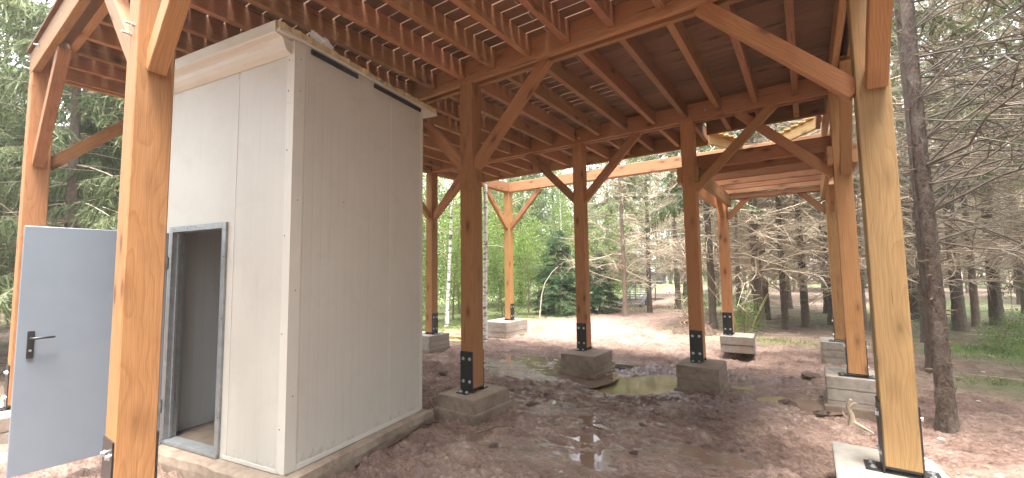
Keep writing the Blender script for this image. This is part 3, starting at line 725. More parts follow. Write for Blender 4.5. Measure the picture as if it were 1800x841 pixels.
# roof slab with overhang, sheet metal below, ragged foam core at the side
roof = plain_box('roof', -CW - .12, .012, -.15, CD + .28, CH + .004, CH + .03, M['white'], cab, .002)
bm = bmesh.new(); r = random.Random(3)
nseg = 60; y0, y1 = -.142, CD + .27
prev = None
for k in range(nseg + 1):
    yy = y0 + (y1 - y0) * k / nseg; e = .008 * math.sin(k * 1.7) + r.uniform(-.008, .008) - (.03 if 28 < k < 37 and k % 2 else 0) - (.02 if k > 46 else 0) * 0
    tz = CH + .088 + r.uniform(-.004, .004) - (.028 if 28 < k < 40 and r.random() < .6 else 0)
    q = [bm.verts.new(c) for c in ((-CW - .11, yy, CH + .031), (.008 + e, yy, CH + .031), (.004 + e, yy, tz), (-CW - .11, yy, CH + .09))]
    if prev:
        for a in range(4): bm.faces.new((prev[a], q[a], q[(a + 1) % 4], prev[(a + 1) % 4]))
    else: bm.faces.new(q[::-1])
    prev = q
bm.faces.new(prev); bmesh.ops.recalc_face_normals(bm, faces=bm.faces[:])
link('foam_core', bm_mesh(bm, 'foam_core', M['foam']), roof, Matrix.Translation(roof.location).inverted())
plain_box('roof_sheet', -CW - .12, -.02, -.155, CD + .285, CH + .0925, CH + .096, M['white'], roof).matrix_local = Matrix.Translation((-.02, 0, CH + .094 - roof.location.z))
bm = bmesh.new()          # fascia: a folded sheet with a rolled cove below
prof = [(-.158, CH + .098), (-.158, CH + .004), (-.150, CH - .004), (-.10, CH - .012), (-.082, CH - .03), (-.075, CH - .065), (-.050, CH - .105), (-.010, CH - .128), (-.0045, CH - .130), (-.0045, CH - .01), (-.09, CH - .002), (-.152, CH + .002), (-.153, CH + .098)]
va = [bm.verts.new((-CW - .12, a, b)) for a, b in prof]; vb = [bm.verts.new((-.035, a, b)) for a, b in prof]
for k in range(len(prof)): bm.faces.new((va[k], vb[k], vb[(k + 1) % len(prof)], va[(k + 1) % len(prof)]))
bm.faces.new(va); bm.faces.new(vb[::-1]); bmesh.ops.recalc_face_normals(bm, faces=bm.faces[:])
link('roof_fascia', bm_mesh(bm, 'roof_fascia', M['white']), cab)
plain_box('seal_strip', .0008, .018, .15, .70, CH - .058, CH - .012, M['rubber'], cab, .004)
plain_box('seal_strip', .0008, .018, .92, 1.70, CH - .058, CH - .012, M['rubber'], cab, .004)
bm = bmesh.new(); bmesh.ops.create_cone(bm, cap_ends=True, segments=6, radius1=.0045, radius2=.004, depth=.006)
screw_me = bm_mesh(bm, 'screw', M['rust'])
for x, y, z in [(.0075, .055, 3.42), (.0075, .055, 3.14), (.0075, .055, 2.2), (.0075, .055, 1.45), (.0075, .055, .6), (.0075, CD - .02, 3.3), (.0075, CD - .02, 2.3), (.0075, CD - .02, 1.2), (.0075, CD - .02, .4), (.003, .55, 2.25)]:
    link('screw', screw_me, cab, Matrix.Translation((x, y, z)) @ Matrix.Rotation(rad(90), 4, 'Y'))
for x, y, z in [(-.06, -.0075, 3.40), (-.06, -.0075, 3.13), (-.06, -.0075, 2.62), (-.06, -.0075, 1.9), (-.06, -.0075, 1.1), (-.06, -.0075, .35)]:
    link('screw', screw_me, cab, Matrix.Translation((x, y, z)) @ Matrix.Rotation(rad(90), 4, 'X'))
# galvanised door frame
fr = empty('door_frame', (0, 0, 0)); fr.parent = cab
def fbox(n, *a): return plain_box(n, *a, M['galv'], fr, .002)
fbox('jamb', D0 - .012, D0 + .045, -.022, T + .01, .035, DH + .012)
fbox('jamb', D1 - .045, D1 + .012, -.022, T + .01, .035, DH + .012)
fbox('head', D0 + .047, D1 - .047, -.022, T + .01, DH - .042, DH + .012)
fbox('sill', D0 + .0, D1 - .0, -.03, T + .01, .003, .033)
fbox('stop', D0 + .046, D0 + .062, .02, .045, .04, DH - .045)
fbox('stop', D1 - .062, D1 - .046, .02, .045, .04, DH - .045)
for z in (.35, 1.2, 1.75):
    link('screw', screw_me, fr, Matrix.Translation((D1 - .0, -.024, z)) @ Matrix.Rotation(rad(90), 4, 'X'))
    link('screw', screw_me, fr, Matrix.Translation((D0 + .25 * z, -.024, DH - .012)) @ Matrix.Rotation(rad(90), 4, 'X'))
# the leaf, swung open a little past square
LW, LH = .93, 1.95
leaf = link('door', chamfer_box(LW, .045, LH, .004, M['door']), cab,
            Matrix.Translation((D0 + .005, -.045, .05)) @ Matrix.Rotation(rad(-101.5), 4, 'Z') @ Matrix.Translation((LW / 2, .03, LH / 2)))
hz = 1.0 - LH / 2
fx = LW / 2 - .075
for s in (1, -1):
    bm = bmesh.new(); r = bmesh.ops.create_cube(bm, size=1, matrix=Matrix.Translation((fx, s * .0275, hz)) @ Matrix.Diagonal((.04, .009, .215, 1)))
    bmesh.ops.bevel(bm, geom=bm.edges[:], offset=.003, segments=2, affect='EDGES')
    link('lock_plate', bm_mesh(bm, 'lock_plate', M['black']), leaf)
    mb = MB(); mb.tube([(fx, s * .032, hz + .05), (fx, s * .062, hz + .05), (fx - .012, s * .070, hz + .05), (fx - .05, s * .070, hz + .052), (fx - .125, s * .068, hz + .052), (fx - .132, s * .066, hz + .052)], [.010, .010, .0105, .0095, .009, .002], 10, True)
    link('handle', mb.mesh('handle', M['black'], True), leaf)
    bm = bmesh.new(); bmesh.ops.create_cone(bm, cap_ends=True, segments=14, radius1=.009, radius2=.009, depth=.012, matrix=Matrix.Translation((fx, s * .033, hz - .045)) @ Matrix.Rotation(rad(90), 4, 'X'))
    link('lock_cylinder', bm_mesh(bm, 'lock_cylinder', M['zinc']), leaf)
for z in (.30, 1.66):
    bm = bmesh.new(); bmesh.ops.create_cone(bm, cap_ends=True, segments=12, radius1=.011, radius2=.011, depth=.12, matrix=Matrix.Translation((-LW / 2 - .004, .0, z - LH / 2)))
    bmesh.ops.create_cube(bm, size=1, matrix=Matrix.Translation((-LW / 2 + .028, .0248, z - LH / 2)) @ Matrix.Diagonal((.05, .003, .10, 1)))
    link('hinge', bm_mesh(bm, 'hinge', M['galv']), leaf)
# plinth
bm = bmesh.new(); r = random.Random(8)
bmesh.ops.create_grid(bm, x_segments=2, y_segments=2, size=.5)
bm.free()
def rough_slab(name, x0, x1, y0, y1, z0, z1, mat, amp, seed, step=.06):
    bm = bmesh.new(); bmesh.ops.create_cube(bm, size=1)
    for v in bm.verts: v.co = Vector((x0 + (v.co.x + .5) * (x1 - x0), y0 + (v.co.y + .5) * (y1 - y0), z0 + (v.co.z + .5) * (z1 - z0)))
    for ax_, a, b in ((0, x0, x1), (1, y0, y1), (2, z0, z1)):
        n = max(1, int((b - a) / step))
        for k in range(1, n):
            c = [0, 0, 0]; c[ax_] = a + (b - a) * k / n; nn = [0, 0, 0]; nn[ax_] = 1
            bmesh.ops.bisect_plane(bm, geom=bm.verts[:] + bm.edges[:] + bm.faces[:], plane_co=c, plane_no=nn)
    co = np.array([v.co for v in bm.verts])
    nxy = fbm(co[:, 0] * 5 + co[:, 2] * 3, co[:, 1] * 5 - co[:, 2] * 4, seed, 4) - .5
    nz_ = fbm(co[:, 0] * 6, co[:, 1] * 6, seed + 9, 3) - .5
    for v, a, b in zip(bm.verts, nxy, nz_):
        c = v.co
        ox = (abs(c.x - x0) < 1e-5) * -1 + (abs(c.x - x1) < 1e-5); oy = (abs(c.y - y0) < 1e-5) * -1 + (abs(c.y - y1) < 1e-5); oz = abs(c.z - z1) < 1e-5
        rnd_edge = -.014 if (oz and (ox or oy)) else 0
        v.co.x += ox * (a * amp * 2 + rnd_edge); v.co.y += oy * (a * amp * 2 + rnd_edge); v.co.z += oz * (-abs(b) * amp * .8 + rnd_edge * .6) if (ox or oy) else 0
    return bm_mesh(bm, name, mat, False)
o = link('concrete_plinth', rough_slab('concrete_plinth', -CW - .12, .115, -.16, CD + .085, -.42, -.002, M['wetconcrete'], .022, 17)); o.location = cab.location; o.rotation_euler = cab.rotation_euler
tag(o, 'low muddy concrete plinth under the white cabin', 'plinth')
# crumpled plastic on the roof
bm = bmesh.new(); bmesh.ops.create_icosphere(bm, subdivisions=4, radius=1)
co = np.array([v.co for v in bm.verts])
nz1 = fbm(co[:, 0] * 2.2 + 5, co[:, 1] * 2.2 + co[:, 2] * 2.9, 3, 4) - .5
for v, a in zip(bm.verts, nz1):
    v.co *= 1 + 1.1 * a
    v.co = Vector((v.co.x * .07, v.co.y * .125, max(-.035, v.co.z * .095)))
    v.co.y -= .03 * (v.co.z > .06)
o = link('plastic_wrap', bm_mesh(bm, 'plastic_wrap', M['plastic'])); c, s = math.cos(CR), math.sin(CR)
lx, ly = -.10, .36
o.location = (cab.location.x + lx * c - ly * s, cab.location.y + lx * s + ly * c, CZ + CH + .128); o.rotation_euler = (0, 0, CR)
tag(o, 'crumpled white plastic film lying on the cabin roof edge', 'plastic film')

# ------------------------------------------------------------------ trees
def unit(v): return v / (np.linalg.norm(v, axis=-1, keepdims=True) + 1e-9)
def ribbons(mb, p0, d, Ln, wd, droop, seg, rng, end=.35):
    n = len(p0)
    t = np.linspace(0, 1, seg + 1)[None, :, None]
    Ln = np.broadcast_to(Ln, (n,)); droop = np.broadcast_to(droop, (n,)); wd = np.broadcast_to(wd, (n,))
    pts = p0[:, None] + d[:, None] * Ln[:, None, None] * t + np.array([0, 0, -1.]) * (droop * Ln)[:, None, None] * t ** 2
    wv = unit(np.cross(d, rng.normal(size=(n, 3))))
    half = wv[:, None] * (wd[:, None, None] / 2) * (1 - (1 - end) * t)
    v = np.stack([pts - half, pts + half], 2).reshape(-1, 3)
    b = (np.arange(n) * (seg + 1) * 2)[:, None] + np.arange(seg)[None] * 2
    f = np.stack([b, b + 1, b + 3, b + 2], -1).reshape(-1, 4)
    mb.add(v, f)
    return pts
class Proto:
    def __init__(s, parts): s.parts = parts           # list of (name, mesh)
    def place(s, name, x, y, label, cat, group=None, rz=0., sc_=1., tilt=(0, 0)):
        o = empty(name, (x, y, gz1(x, y) - .04), rz, label, cat, group)
        o.scale = (sc_, sc_, sc_); o.rotation_euler = (tilt[0], tilt[1], rz)
        for n, me in s.parts:
            c = link(n, me, o)
            if n != 'trunk': c['kind'] = 'stuff'
        return o
def trunk_line(rng, H, r0, bend=.12, n=16):
    z = np.concatenate([[-.15, .0, .12, .35], np.linspace(.8, H, n)])
    ph = rng.uniform(0, 6.3, 2); a = bend * (z / H)
    xy = np.stack([a * np.sin(z * .45 + ph[0]) - a[0] * np.sin(ph[0]), a * np.sin(z * .38 + ph[1])], -1)
    r = r0 * np.clip(1 - z / H, 0, 1) ** .8 * .93 + .006
    r[0] = r0 * 1.5; r[1] = r0 * 1.33; r[2] = r0 * 1.14; r[3] = r0 * 1.03
    pts = np.column_stack([xy, z])
    def at(zz): return np.array([np.interp(zz, z, pts[:, 0]), np.interp(zz, z, pts[:, 1]), zz]), np.interp(zz, z, r)
    return pts, r, at
def trunk_mesh(pts, r, mat, rng, k=12, rough=.13):
    """trunk with uneven bark plates: each ring slightly irregular"""
    z = pts[:, 2]; zz = np.concatenate([np.arange(z[0], 4.0, .09), np.linspace(4.05, z[-1], 26)])
    P = np.column_stack([np.interp(zz, z, pts[:, 0]), np.interp(zz, z, pts[:, 1]), zz]); R = np.interp(zz, z, r)
    mb = MB(); th = np.arange(k) * 2 * np.pi / k
    jit = 1 + rough * (rng.random((len(zz), k)) - .5) + .10 * np.sin(3 * th + rng.uniform(0, 6))[None] * np.exp(-np.maximum(zz, 0) / .25)[:, None]
    v = np.stack([P[:, None, 0] + R[:, None] * jit * np.cos(th), P[:, None, 1] + R[:, None] * jit * np.sin(th), np.repeat(zz[:, None], k, 1)], -1)
    i = np.arange(len(zz) - 1)[:, None] * k; j = np.arange(k)[None]; j2 = (j + 1) % k
    mb.add(v.reshape(-1, 3), np.stack([i + j, i + j2, i + k + j2, i + k + j], -1).reshape(-1, 4))
    return mb.mesh('trunk', mat, True)
def dead_branches(at, rng, z0, z1, step, nper, len0, len1, mat, twigs=10, rise=.25, az=None, thick=.019):
    mb = MB(); z = z0; tw_p, tw_d, tw_l = [], [], []
    while z < z1:
        c, r = at(z)
        for k in range(nper):
            if rng.random() < .12: continue
            a = rng.uniform(0, 6.283) if az is None else az + float(np.clip(rng.normal(0, .62), -1.15, 1.15))
            Ln = rng.uniform(len0, len1); up = rng.normal(rise, .25); n = 7
            t = np.linspace(0, 1, n)
            d = np.array([math.cos(a), math.sin(a), 0])
            sidev = np.array([-d[1], d[0], 0])
            wob = np.cumsum(rng.normal(0, .035, n)); wob[0] = 0; wz = np.cumsum(rng.normal(0, .03, n)); wz[0] = 0
            pts = c + d * (r * .7 + Ln * t[:, None]) + sidev * (wob * Ln)[:, None] + np.array([0, 0, 1.]) * (Ln * (up * t - rng.uniform(.05, .5) * t ** 2) + wz * Ln)[:, None]
            rr = thick * (.5 + Ln / 3.0) * (1 - .8 * t)
            mb.tube(pts, rr, 4)
            m = int(twigs * Ln / 1.6)
            q = rng.uniform(.18, 1, m); ip = np.stack([np.interp(q, t, pts[:, e]) for e in range(3)], -1)
            sg = rng.choice([-1, 1], m)
            dd = unit(d[None] * rng.uniform(.4, 1.1, (m, 1)) + sidev[None] * (sg * rng.uniform(.4, 1.1, m))[:, None] + np.array([0, 0, 1.]) * rng.normal(-.05, .35, (m, 1)))
            for p_, d_ in zip(ip, dd):
                l_ = rng.uniform(.18, .75) * min(1, Ln / 1.5); bend = rng.normal(0, .25, 3)
                tt = np.array([0, .5, 1])[:, None]
                mb.tube(p_ + d_ * l_ * tt + bend * l_ * tt ** 2, np.array([.0075, .006, .003]), 3)
                if rng.random() < .5:
                    p2 = p_ + d_ * l_ * .5; d2 = unit(d_ + rng.normal(0, .7, 3)); l2 = l_ * .6
                    mb.tube(np.array([p2, p2 + d2 * l2 * .5, p2 + d2 * l2 + np.array([0, 0, -.1 * l2])]), np.array([.0055, .0045, .002]), 3)
        z += step * rng.uniform(.7, 1.3)
    return mb.mesh('dead_branches', mat)
def green_crown(at, rng, z0, H, step, nper, lmax, mat, weep=.5, dens=1.0, zlow=None, sprig=.105, wd=.03):
    wood_ = MB(); lf = MB(); z = z0
    P0, D0_, LL, DR = [], [], [], []
    while z < H - .2:
        c, r = at(z); f = min(1, (H - z) / (H - z0) * 1.25 + .06)
        for k in range(nper):
            a = rng.uniform(0, 6.283); Ln = lmax * f * rng.uniform(.65, 1.1); n = 6; t = np.linspace(0, 1, n)
            d = np.array([math.cos(a), math.sin(a), 0]); sidev = np.array([-d[1], d[0], 0])
            up = .35 * (z - z0) / (H - z0) + rng.normal(.0, .12)
            pts = c + d * (Ln * t)[:, None] + np.array([0, 0, 1.]) * (Ln * (up * t - .42 * t ** 2 + .16 * t ** 3))[:, None]
            wood_.tube(pts, .012 * (1 - .75 * t) * (.4 + Ln / 2.5), 3)
            m = max(4, int(Ln * 17 * dens)); q = rng.uniform(.16, 1, m) ** .8
            ip = np.stack([np.interp(q, t, pts[:, e]) for e in range(3)], -1)
            sg = rng.choice([-1, 1], m)
            dd = unit(d[None] * rng.uniform(.35, .9, (m, 1)) + sidev[None] * (sg * rng.uniform(.5, 1, m))[:, None] + np.array([0, 0, -1.]) * (weep * rng.uniform(.1, 1.1, (m, 1))))
            P0.append(ip); D0_.append(dd); LL.append(rng.uniform(.16, .5, m) * (1.1 - .55 * q) * min(1, .45 + Ln / 2)); DR.append(np.full(m, weep * .7))
        z += step * rng.uniform(.75, 1.25)
    P0 = np.vstack(P0); D0_ = np.vstack(D0_); LL = np.concatenate(LL); DR = np.concatenate(DR)
    pts = ribbons(lf, P0, D0_, LL, wd, DR, 2, rng, .5)
    # small side sprigs feather every branchlet
    per = 6
    q = rng.uniform(.1, 1, (len(P0), per)); sp0 = P0[:, None] + D0_[:, None] * (LL[:, None] * q)[..., None] + np.array([0, 0, -1.]) * (DR[:, None] * LL[:, None] * q ** 2)[..., None]
    sd = unit(D0_[:, None] * .8 + rng.normal(0, .6, (len(P0), per, 3)))
    ribbons(lf, sp0.reshape(-1, 3), sd.reshape(-1, 3), rng.uniform(.5, 1.3, len(P0) * per) * sprig, wd * .85, .4, 1, rng, .3)
    return wood_, lf.mesh('crown', mat)

def spruce(seed, H, r0, dead=(1.0, 6.0), green0=5.0, dead_len=(1.3, 2.9), lmax=1.9, bark='bark', needle='needle', weep=.5, nper=5, dens=1.0, twigs=10, dstep=.36, gstep=.42):
    rng = np.random.default_rng(seed)
    pts, r, at = trunk_line(rng, H, r0)
    parts = [('trunk', trunk_mesh(pts, r, M[bark], rng))]
    wd_, cr = green_crown(at, rng, green0, H, gstep, nper, lmax, M[needle], weep, dens)
    parts.append(('branches', wd_.mesh('branches', M['twig'])))
    parts.append(('crown', cr))
    if dead: parts.append(('dead_branches', dead_branches(at, rng, dead[0], dead[1], dstep, 5, dead_len[0], dead_len[1], M['twig'], twigs)))
    return Proto(parts)
def leafy(seed, H, r0, bark, leaf, nb, spread, z0, nleaf, size, name='crown'):
    rng = np.random.default_rng(seed)
    pts, r, at = trunk_line(rng, H, r0, .12 if z0 > 5 else .35)
    parts = [('trunk', trunk_mesh(pts, r, M[bark], rng))]
    br = MB(); C = []
    for k in range(nb):
        z = rng.uniform(z0, H * .97); c, rr = at(z); a = rng.uniform(0, 6.283); f = 1 - .6 * (z - z0) / (H - z0)
        Ln = spread * f * rng.uniform(.5, 1.1); d = unit(np.array([math.cos(a), math.sin(a), rng.uniform(.2, .9)]))
        t = np.linspace(0, 1, 5)[:, None]; q = c + d * Ln * t + np.array([0, 0, -.35 * Ln]) * t ** 2 + np.cumsum(rng.normal(0, .03, (5, 3)), 0) * t
        br.tube(q, np.linspace(max(.006, rr * .35), .003, 5), 4)
        for u in rng.uniform(.3, 1, 6):
            C.append(np.array([np.interp(u, t[:, 0], q[:, e]) for e in range(3)]) + rng.normal(0, .12, 3))
    parts.append(('branches', br.mesh('branches', M[bark] if bark != 'birch' else M['twig'])))
    C = np.array(C); idx = rng.integers(0, len(C), nleaf)
    p0 = C[idx] + rng.normal(0, .17, (nleaf, 3)) * np.array([1, 1, .9]) - np.array([0, 0, 1]) * rng.exponential(.12, nleaf)[:, None]
    lf = MB(); dd = unit(rng.normal(0, 1, (nleaf, 3)) + np.array([0, 0, -.6]))
    # pointed leaf: rhombus
    side = unit(np.cross(dd, rng.normal(size=(nleaf, 3)))); s = rng.uniform(.7, 1.3, nleaf)[:, None] * size
    v = np.stack([p0, p0 + dd * s * .45 + side * s * .32, p0 + dd * s, p0 + dd * s * .45 - side * s * .32], 1).reshape(-1, 3)
    lf.add(v, (np.arange(nleaf) * 4)[:, None] + np.arange(4)[None]); parts.append((name, lf.mesh(name, M[leaf])))
    return Proto(parts)

# near trees beside the platform
rng = np.random.default_rng(77)
def big_spruce(seed, H, r0, az, bark, z0=2.2, l=(1.4, 3.4)):
    rng = np.random.default_rng(seed); pts, r, at = trunk_line(rng, H, r0, .1)
    parts = [('trunk', trunk_mesh(pts, r, M[bark], rng, 20, .2))]
    wd_, cr = green_crown(at, rng, 6.5, H, .5, 5, 2.6, M['needle_far'], .5, 1.0)
    parts += [('branches', wd_.mesh('branches', M['twig'])), ('crown', cr)]
    parts.append(('dead_branches', dead_branches(at, rng, z0, 8.5, .30, 4, l[0], l[1], M['twig2'], 11, .42, az, .010)))
    st = MB()
    for k in range(34):
        z = rng.uniform(.5, 5); c, rr = at(z); a = rng.uniform(0, 6.283); d = np.array([math.cos(a), math.sin(a), rng.normal(.1, .2)])
        ln = rng.uniform(.03, .14); st.tube(np.array([c + d * rr * .8, c + d * (rr + ln)]), np.array([.012, .006]), 5, True)
    parts.append(('branch_stubs', st.mesh('branch_stubs', M['stick'])))
    return Proto(parts)
big_spruce(1, 15, .084, rad(8), 'nearbark').place('spruce_tree', 1.24, 7.02, 'thick scaly spruce trunk with bare forking twigs beside the yellow pine post', 'tree', 'spruces around the clearing')
big_spruce(2, 14, .08, rad(60), 'bark', 3.0).place('spruce_tree', 1.66, 10.1, 'dark spruce trunk just behind the thick scaly spruce', 'tree', 'spruces around the clearing')

KIN = [spruce(11, 13, .13, (1.6, 8.0), 6.4, dens=.55, bark='bark', needle='needle_far', twigs=17),
       spruce(12, 15, .15, (1.8, 8.5), 7.2, dens=.55, bark='bark', needle='needle', twigs=16),
       spruce(13, 11, .10, (1.4, 6.0), 4.6, (1.1, 2.5), 1.6, bark='palebark', needle='needle_far', twigs=17),
       spruce(14, 14, .12, (2.2, 6.2), 4.4, (1.2, 2.5), 2.2, bark='bark', needle='needle', weep=.9, dens=1.2)]
LOW = [spruce(21, 13, .15, (1.0, 3.0), 2.0, (.9, 2.1), 2.7, bark='bark', needle='needle', weep=1.0, dens=1.25, nper=5, gstep=.36),
       spruce(22, 11, .12, (.8, 2.4), 1.6, (.8, 1.8), 2.4, bark='bark', needle='needle_far', weep=1.1, dens=1.25, nper=5, gstep=.36)]
BIR = [leafy(31, 11, .085, 'birch', 'leaf', 60, 2.0, 3.0, 5200, .075), leafy(32, 9, .06, 'birch', 'leaf', 60, 1.7, 2.0, 5200, .07)]
SHR = [leafy(41, 2.6, .022, 'palebark', 'leaf2', 46, 1.1, .25, 3000, .06, 'leaves'), leafy(42, 3.8, .03, 'palebark', 'leaf', 56, 1.4, .4, 3800, .065, 'leaves'), leafy(43, 1.1, .012, 'palebark', 'leaf2', 34, .7, .08, 1500, .05, 'leaves')]
YNG = spruce(51, 3.7, .05, None, .12, lmax=1.15, bark='bark', needle='needle_dark', weep=.25, nper=7, dens=1.7, gstep=.17)
placed = [(1.24, 7.02), (1.66, 10.1)]
def put(pr, name, x, y, label, cat, group=None, s=1., **k):
    placed.append((x, y)); return pr.place(name, x, y, label, cat, group, random.Random(int(x * 997 + y * 131)).uniform(0, 6.28), s, **k)
GS = 'spruces around the clearing'
put(KIN[2], 'spruce_tree', -5.96, 16.4, 'slender spruce with pale pinkish bark standing at the edge of the muddy track', 'tree', GS, 1.0)
put(KIN[0], 'spruce_tree', -5.55, 18.2, 'dark slim spruce trunk next to the grey metal ramp', 'tree', GS, .85)
put(KIN[1], 'spruce_tree', -4.9, 20.3, 'dark spruce trunk rising from the earth bank behind the ramp', 'tree', GS, .9)
put(KIN[3], 'spruce_tree', -2.45, 14.3, 'spruce trunk directly behind the root clump', 'tree', GS, .95)
put(KIN[1], 'spruce_tree', -1.22, 14.5, 'mossy spruce trunk beside the thin yellowish saplings', 'tree', GS, 1.0)
LW_ = 'straight spruce with dry bare lower twigs in the wood behind the stair landing'
for x, y, k, s, lab in [(-.62, 15.4, 0, .75, 'thin spruce next to the mossy trunk behind the tilted block'), (-.12, 16.3, 0, .9, 'spruce with dark straight trunk between the tilted block and the yellow stems'), (.62, 17.2, 1, .95, 'dark spruce behind the footing at the far end of the landing'),
                        (-1.25, 17.8, 0, .8, LW_), (-2.2, 18.4, 2, .9, LW_), (.56, 20.4, 3, 1., LW_), (3.41, 16.9, 1, 1., 'dark thick spruce trunk right behind the grass patch'), (4.62, 18.9, 1, 1.05, 'wide-footed dark spruce beyond the grass patch'), (3.95, 17.9, 2, .95, 'slimmer pale spruce between the two dark ones beyond the grass'),
                        (2.3, 14.2, 0, .9, 'spruce at the near edge of the grass patch'), (2.9, 19.5, 1, 1., LW_), (1.3, 16.4, 2, .9, LW_), (3.6, 11.2, 1, .9, LW_), (5.0, 14.2, 3, 1., LW_), (4.2, 8.6, 0, .95, LW_), (6.2, 12.0, 1, 1., LW_)]:
    put(KIN[k], 'spruce_tree', x, y, lab, 'tree', 'spruces in the wood behind the landing', s)
put(leafy(33, 12, .062, 'birch', 'leaf', 60, 1.6, 5.4, 4200, .07), 'birch_tree', -7.26, 9.17, 'white-barked birch with rough dark foot between the posts', 'tree', 'birches', 1.0)
put(BIR[1], 'birch_tree', -10.2, 10.8, 'white birch behind the block with lying boards', 'tree', 'birches', 1.15)
put(BIR[0], 'birch_tree', -9.25, 13.2, 'white birch behind the large whitish concrete block', 'tree', 'birches', .9)
put(YNG, 'young_spruce', -8.54, 15.8, 'dense dark green young spruce at the edge of the clearing', 'tree', None, 1.05)
put(YNG, 'young_spruce', -7.45, 17.4, 'smaller young spruce half behind the dense dark green one', 'tree', None, .8)
for x, y, k, s in [(-12.6, 4.4, 0, 1.), (-11.9, 1.9, 1, 1.), (-14.2, 2.9, 0, 1.1), (-13.4, 6.6, 1, 1.), (-15.8, .6, 0, 1.), (-12.8, -.3, 1, .9), (-10.6, 3.4, 1, .85)]:
    put(LOW[k], 'spruce_tree', x, y, 'spruce with drooping green needle boughs on the far side of the open door', 'tree', 'drooping spruces beyond the door', s)
# the forest around
FW = np.array([-math.sin(.6041), math.cos(.6041)]); RT = np.array([math.cos(.6041), math.sin(.6041)])
R_ = random.Random(99); n = 0; tries = 0
LBL = {'twig': ('spruce with grey dry lower twigs deep in the surrounding forest', 'spruces deep in the forest'),
       'low': ('green-boughed spruce in the forest left of the clearing', 'green spruces in the forest'),
       'bir': ('thin white birch with light leaves among the spruces', 'birches among the spruces')}
while n < 125 and tries < 6000:
    tries += 1
    ang = R_.uniform(-1.05, 1.02); d = math.sqrt(R_.uniform(9 ** 2, 46 ** 2))
    X_ = d * (math.cos(ang) * FW + math.sin(ang) * RT); x, y = float(X_[0]), float(X_[1])
    if -9.6 < x < 2.3 and y < 15.5: continue
    if float(clearing(np.array([x]), np.array([y]))[0]) > .15: continue
    if abs(x + 5.6 + .17 * (y - 13)) < 1.5 and y < 21: continue
    ms = 2.1 if ang > .1 else 2.3
    if any((x - a) ** 2 + (y - b) ** 2 < ms ** 2 for a, b in placed): continue
    if ang < -.45: kind = 'low' if R_.random() < .7 else 'twig'
    elif ang < .25: kind = R_.choice(('bir', 'bir', 'twig', 'low'))
    else: kind = 'twig' if R_.random() < .93 else 'low'
    pr = {'low': LOW, 'bir': BIR, 'twig': KIN}[kind]
    put(R_.choice(pr), 'birch_tree' if kind == 'bir' else 'spruce_tree', x, y, LBL[kind][0], 'tree', LBL[kind][1], R_.uniform(.8, 1.15), tilt=(R_.gauss(0, .02), R_.gauss(0, .02)))
    n += 1
for x, y, k, s in [(-7.6, 24.5, 1, 1.1), (-5.2, 25.5, 1, 1.), (-9.2, 23.0, 0, 1.), (-3.6, 23.4, 1, 1.1), (-6.4, 28.5, 0, 1.1), (-4.2, 29.5, 1, 1.2), (-8.9, 27.5, 1, 1.1)]:
    put((LOW[1], BIR[0])[k], 'birch_tree' if k else 'spruce_tree', x, y, ('light green spruce closing the end of the muddy track', 'leafy birch closing the end of the muddy track')[k], 'tree', 'trees at the end of the track', s)
for k, (x, y) in enumerate([(-15, -4.5), (-12.6, -7), (-10, -6.2), (-7.4, -7.4), (-5.2, -6.4), (-3, -7.6), (-.6, -6.6), (1.8, -7.2), (4.2, -6.0), (6.5, -4.6), (8, -2), (-13.8, -10), (-8.8, -10), (-4, -10.5), (.6, -10), (4.8, -9.4), (9, -6), (9.5, 2), (-17, -2), (5.4, 1.0), (5.2, 4.2), (7.2, 6.2), (7.4, 3.0), (5.8, -1.8), (7.5, .6), (9.2, 5), (10, 8.5), (8.2, 9), (-1.8, -9), (-6.4, -9.2), (2.8, -9.4)] + [(6.6, -.6), (6.4, 2.6), (6.3, 5.4), (8.6, -1), (8.6, 1.8), (8.3, 7), (10.4, 3.4), (10.6, .2), (5.0, -4.2), (10.4, 6.6)]):  # out-of-view spruces behind and right of the camera, added to cut light
    put(((LOW + KIN)[k % 4] if k < 31 else LOW[k % 2]), 'spruce_tree', x, y, 'unseen forest spruce added to cut light on the open side of the platform', 'tree', 'unseen spruces added to cut light on the open side', .9 + .04 * (k % 5))
# bushes along the edge
for x, y, k, s in [(-10.4, 9.2, 0, 1.), (-11.2, 12.2, 1, 1.), (-10.1, 13.9, 0, 1.1), (-9.7, 15.2, 1, 1.), (-11.6, 15.6, 1, 1.2), (-12.8, 10.4, 1, 1.1), (-9.1, 17.6, 0, 1.), (-10.9, 7.2, 0, .9), (-10.6, 17.4, 1, 1.2), (-13.5, 13.0, 1, 1.3), (-7.6, 19.2, 0, 1.), (-11.4, 10.6, 1, 1.3), (-12.4, 8.2, 1, 1.2), (-12.6, 14.2, 1, 1.5), (-12.2, 17.6, 1, 1.5), (-10.0, 19.5, 1, 1.4), (-14.5, 15.5, 1, 1.6), (-14.2, 11.2, 1, 1.5), (-8.6, 21.0, 1, 1.4)]:
    put(SHR[k], 'bush', x, y, 'light green leafy bush at the edge of the clearing', 'bush', 'bushes at the clearing edge', s)
for x, y, s in [(-1.55, 13.4, .9), (3.2, 13.4, .7), (4.1, 14.8, .8), (-3.3, 17.0, 1.)]:
    put(SHR[2], 'small_bush', x, y, 'small green bush growing on the forest floor under the spruces', 'bush', 'small bushes under the spruces', s)
mb = MB(); rg = np.random.default_rng(5)
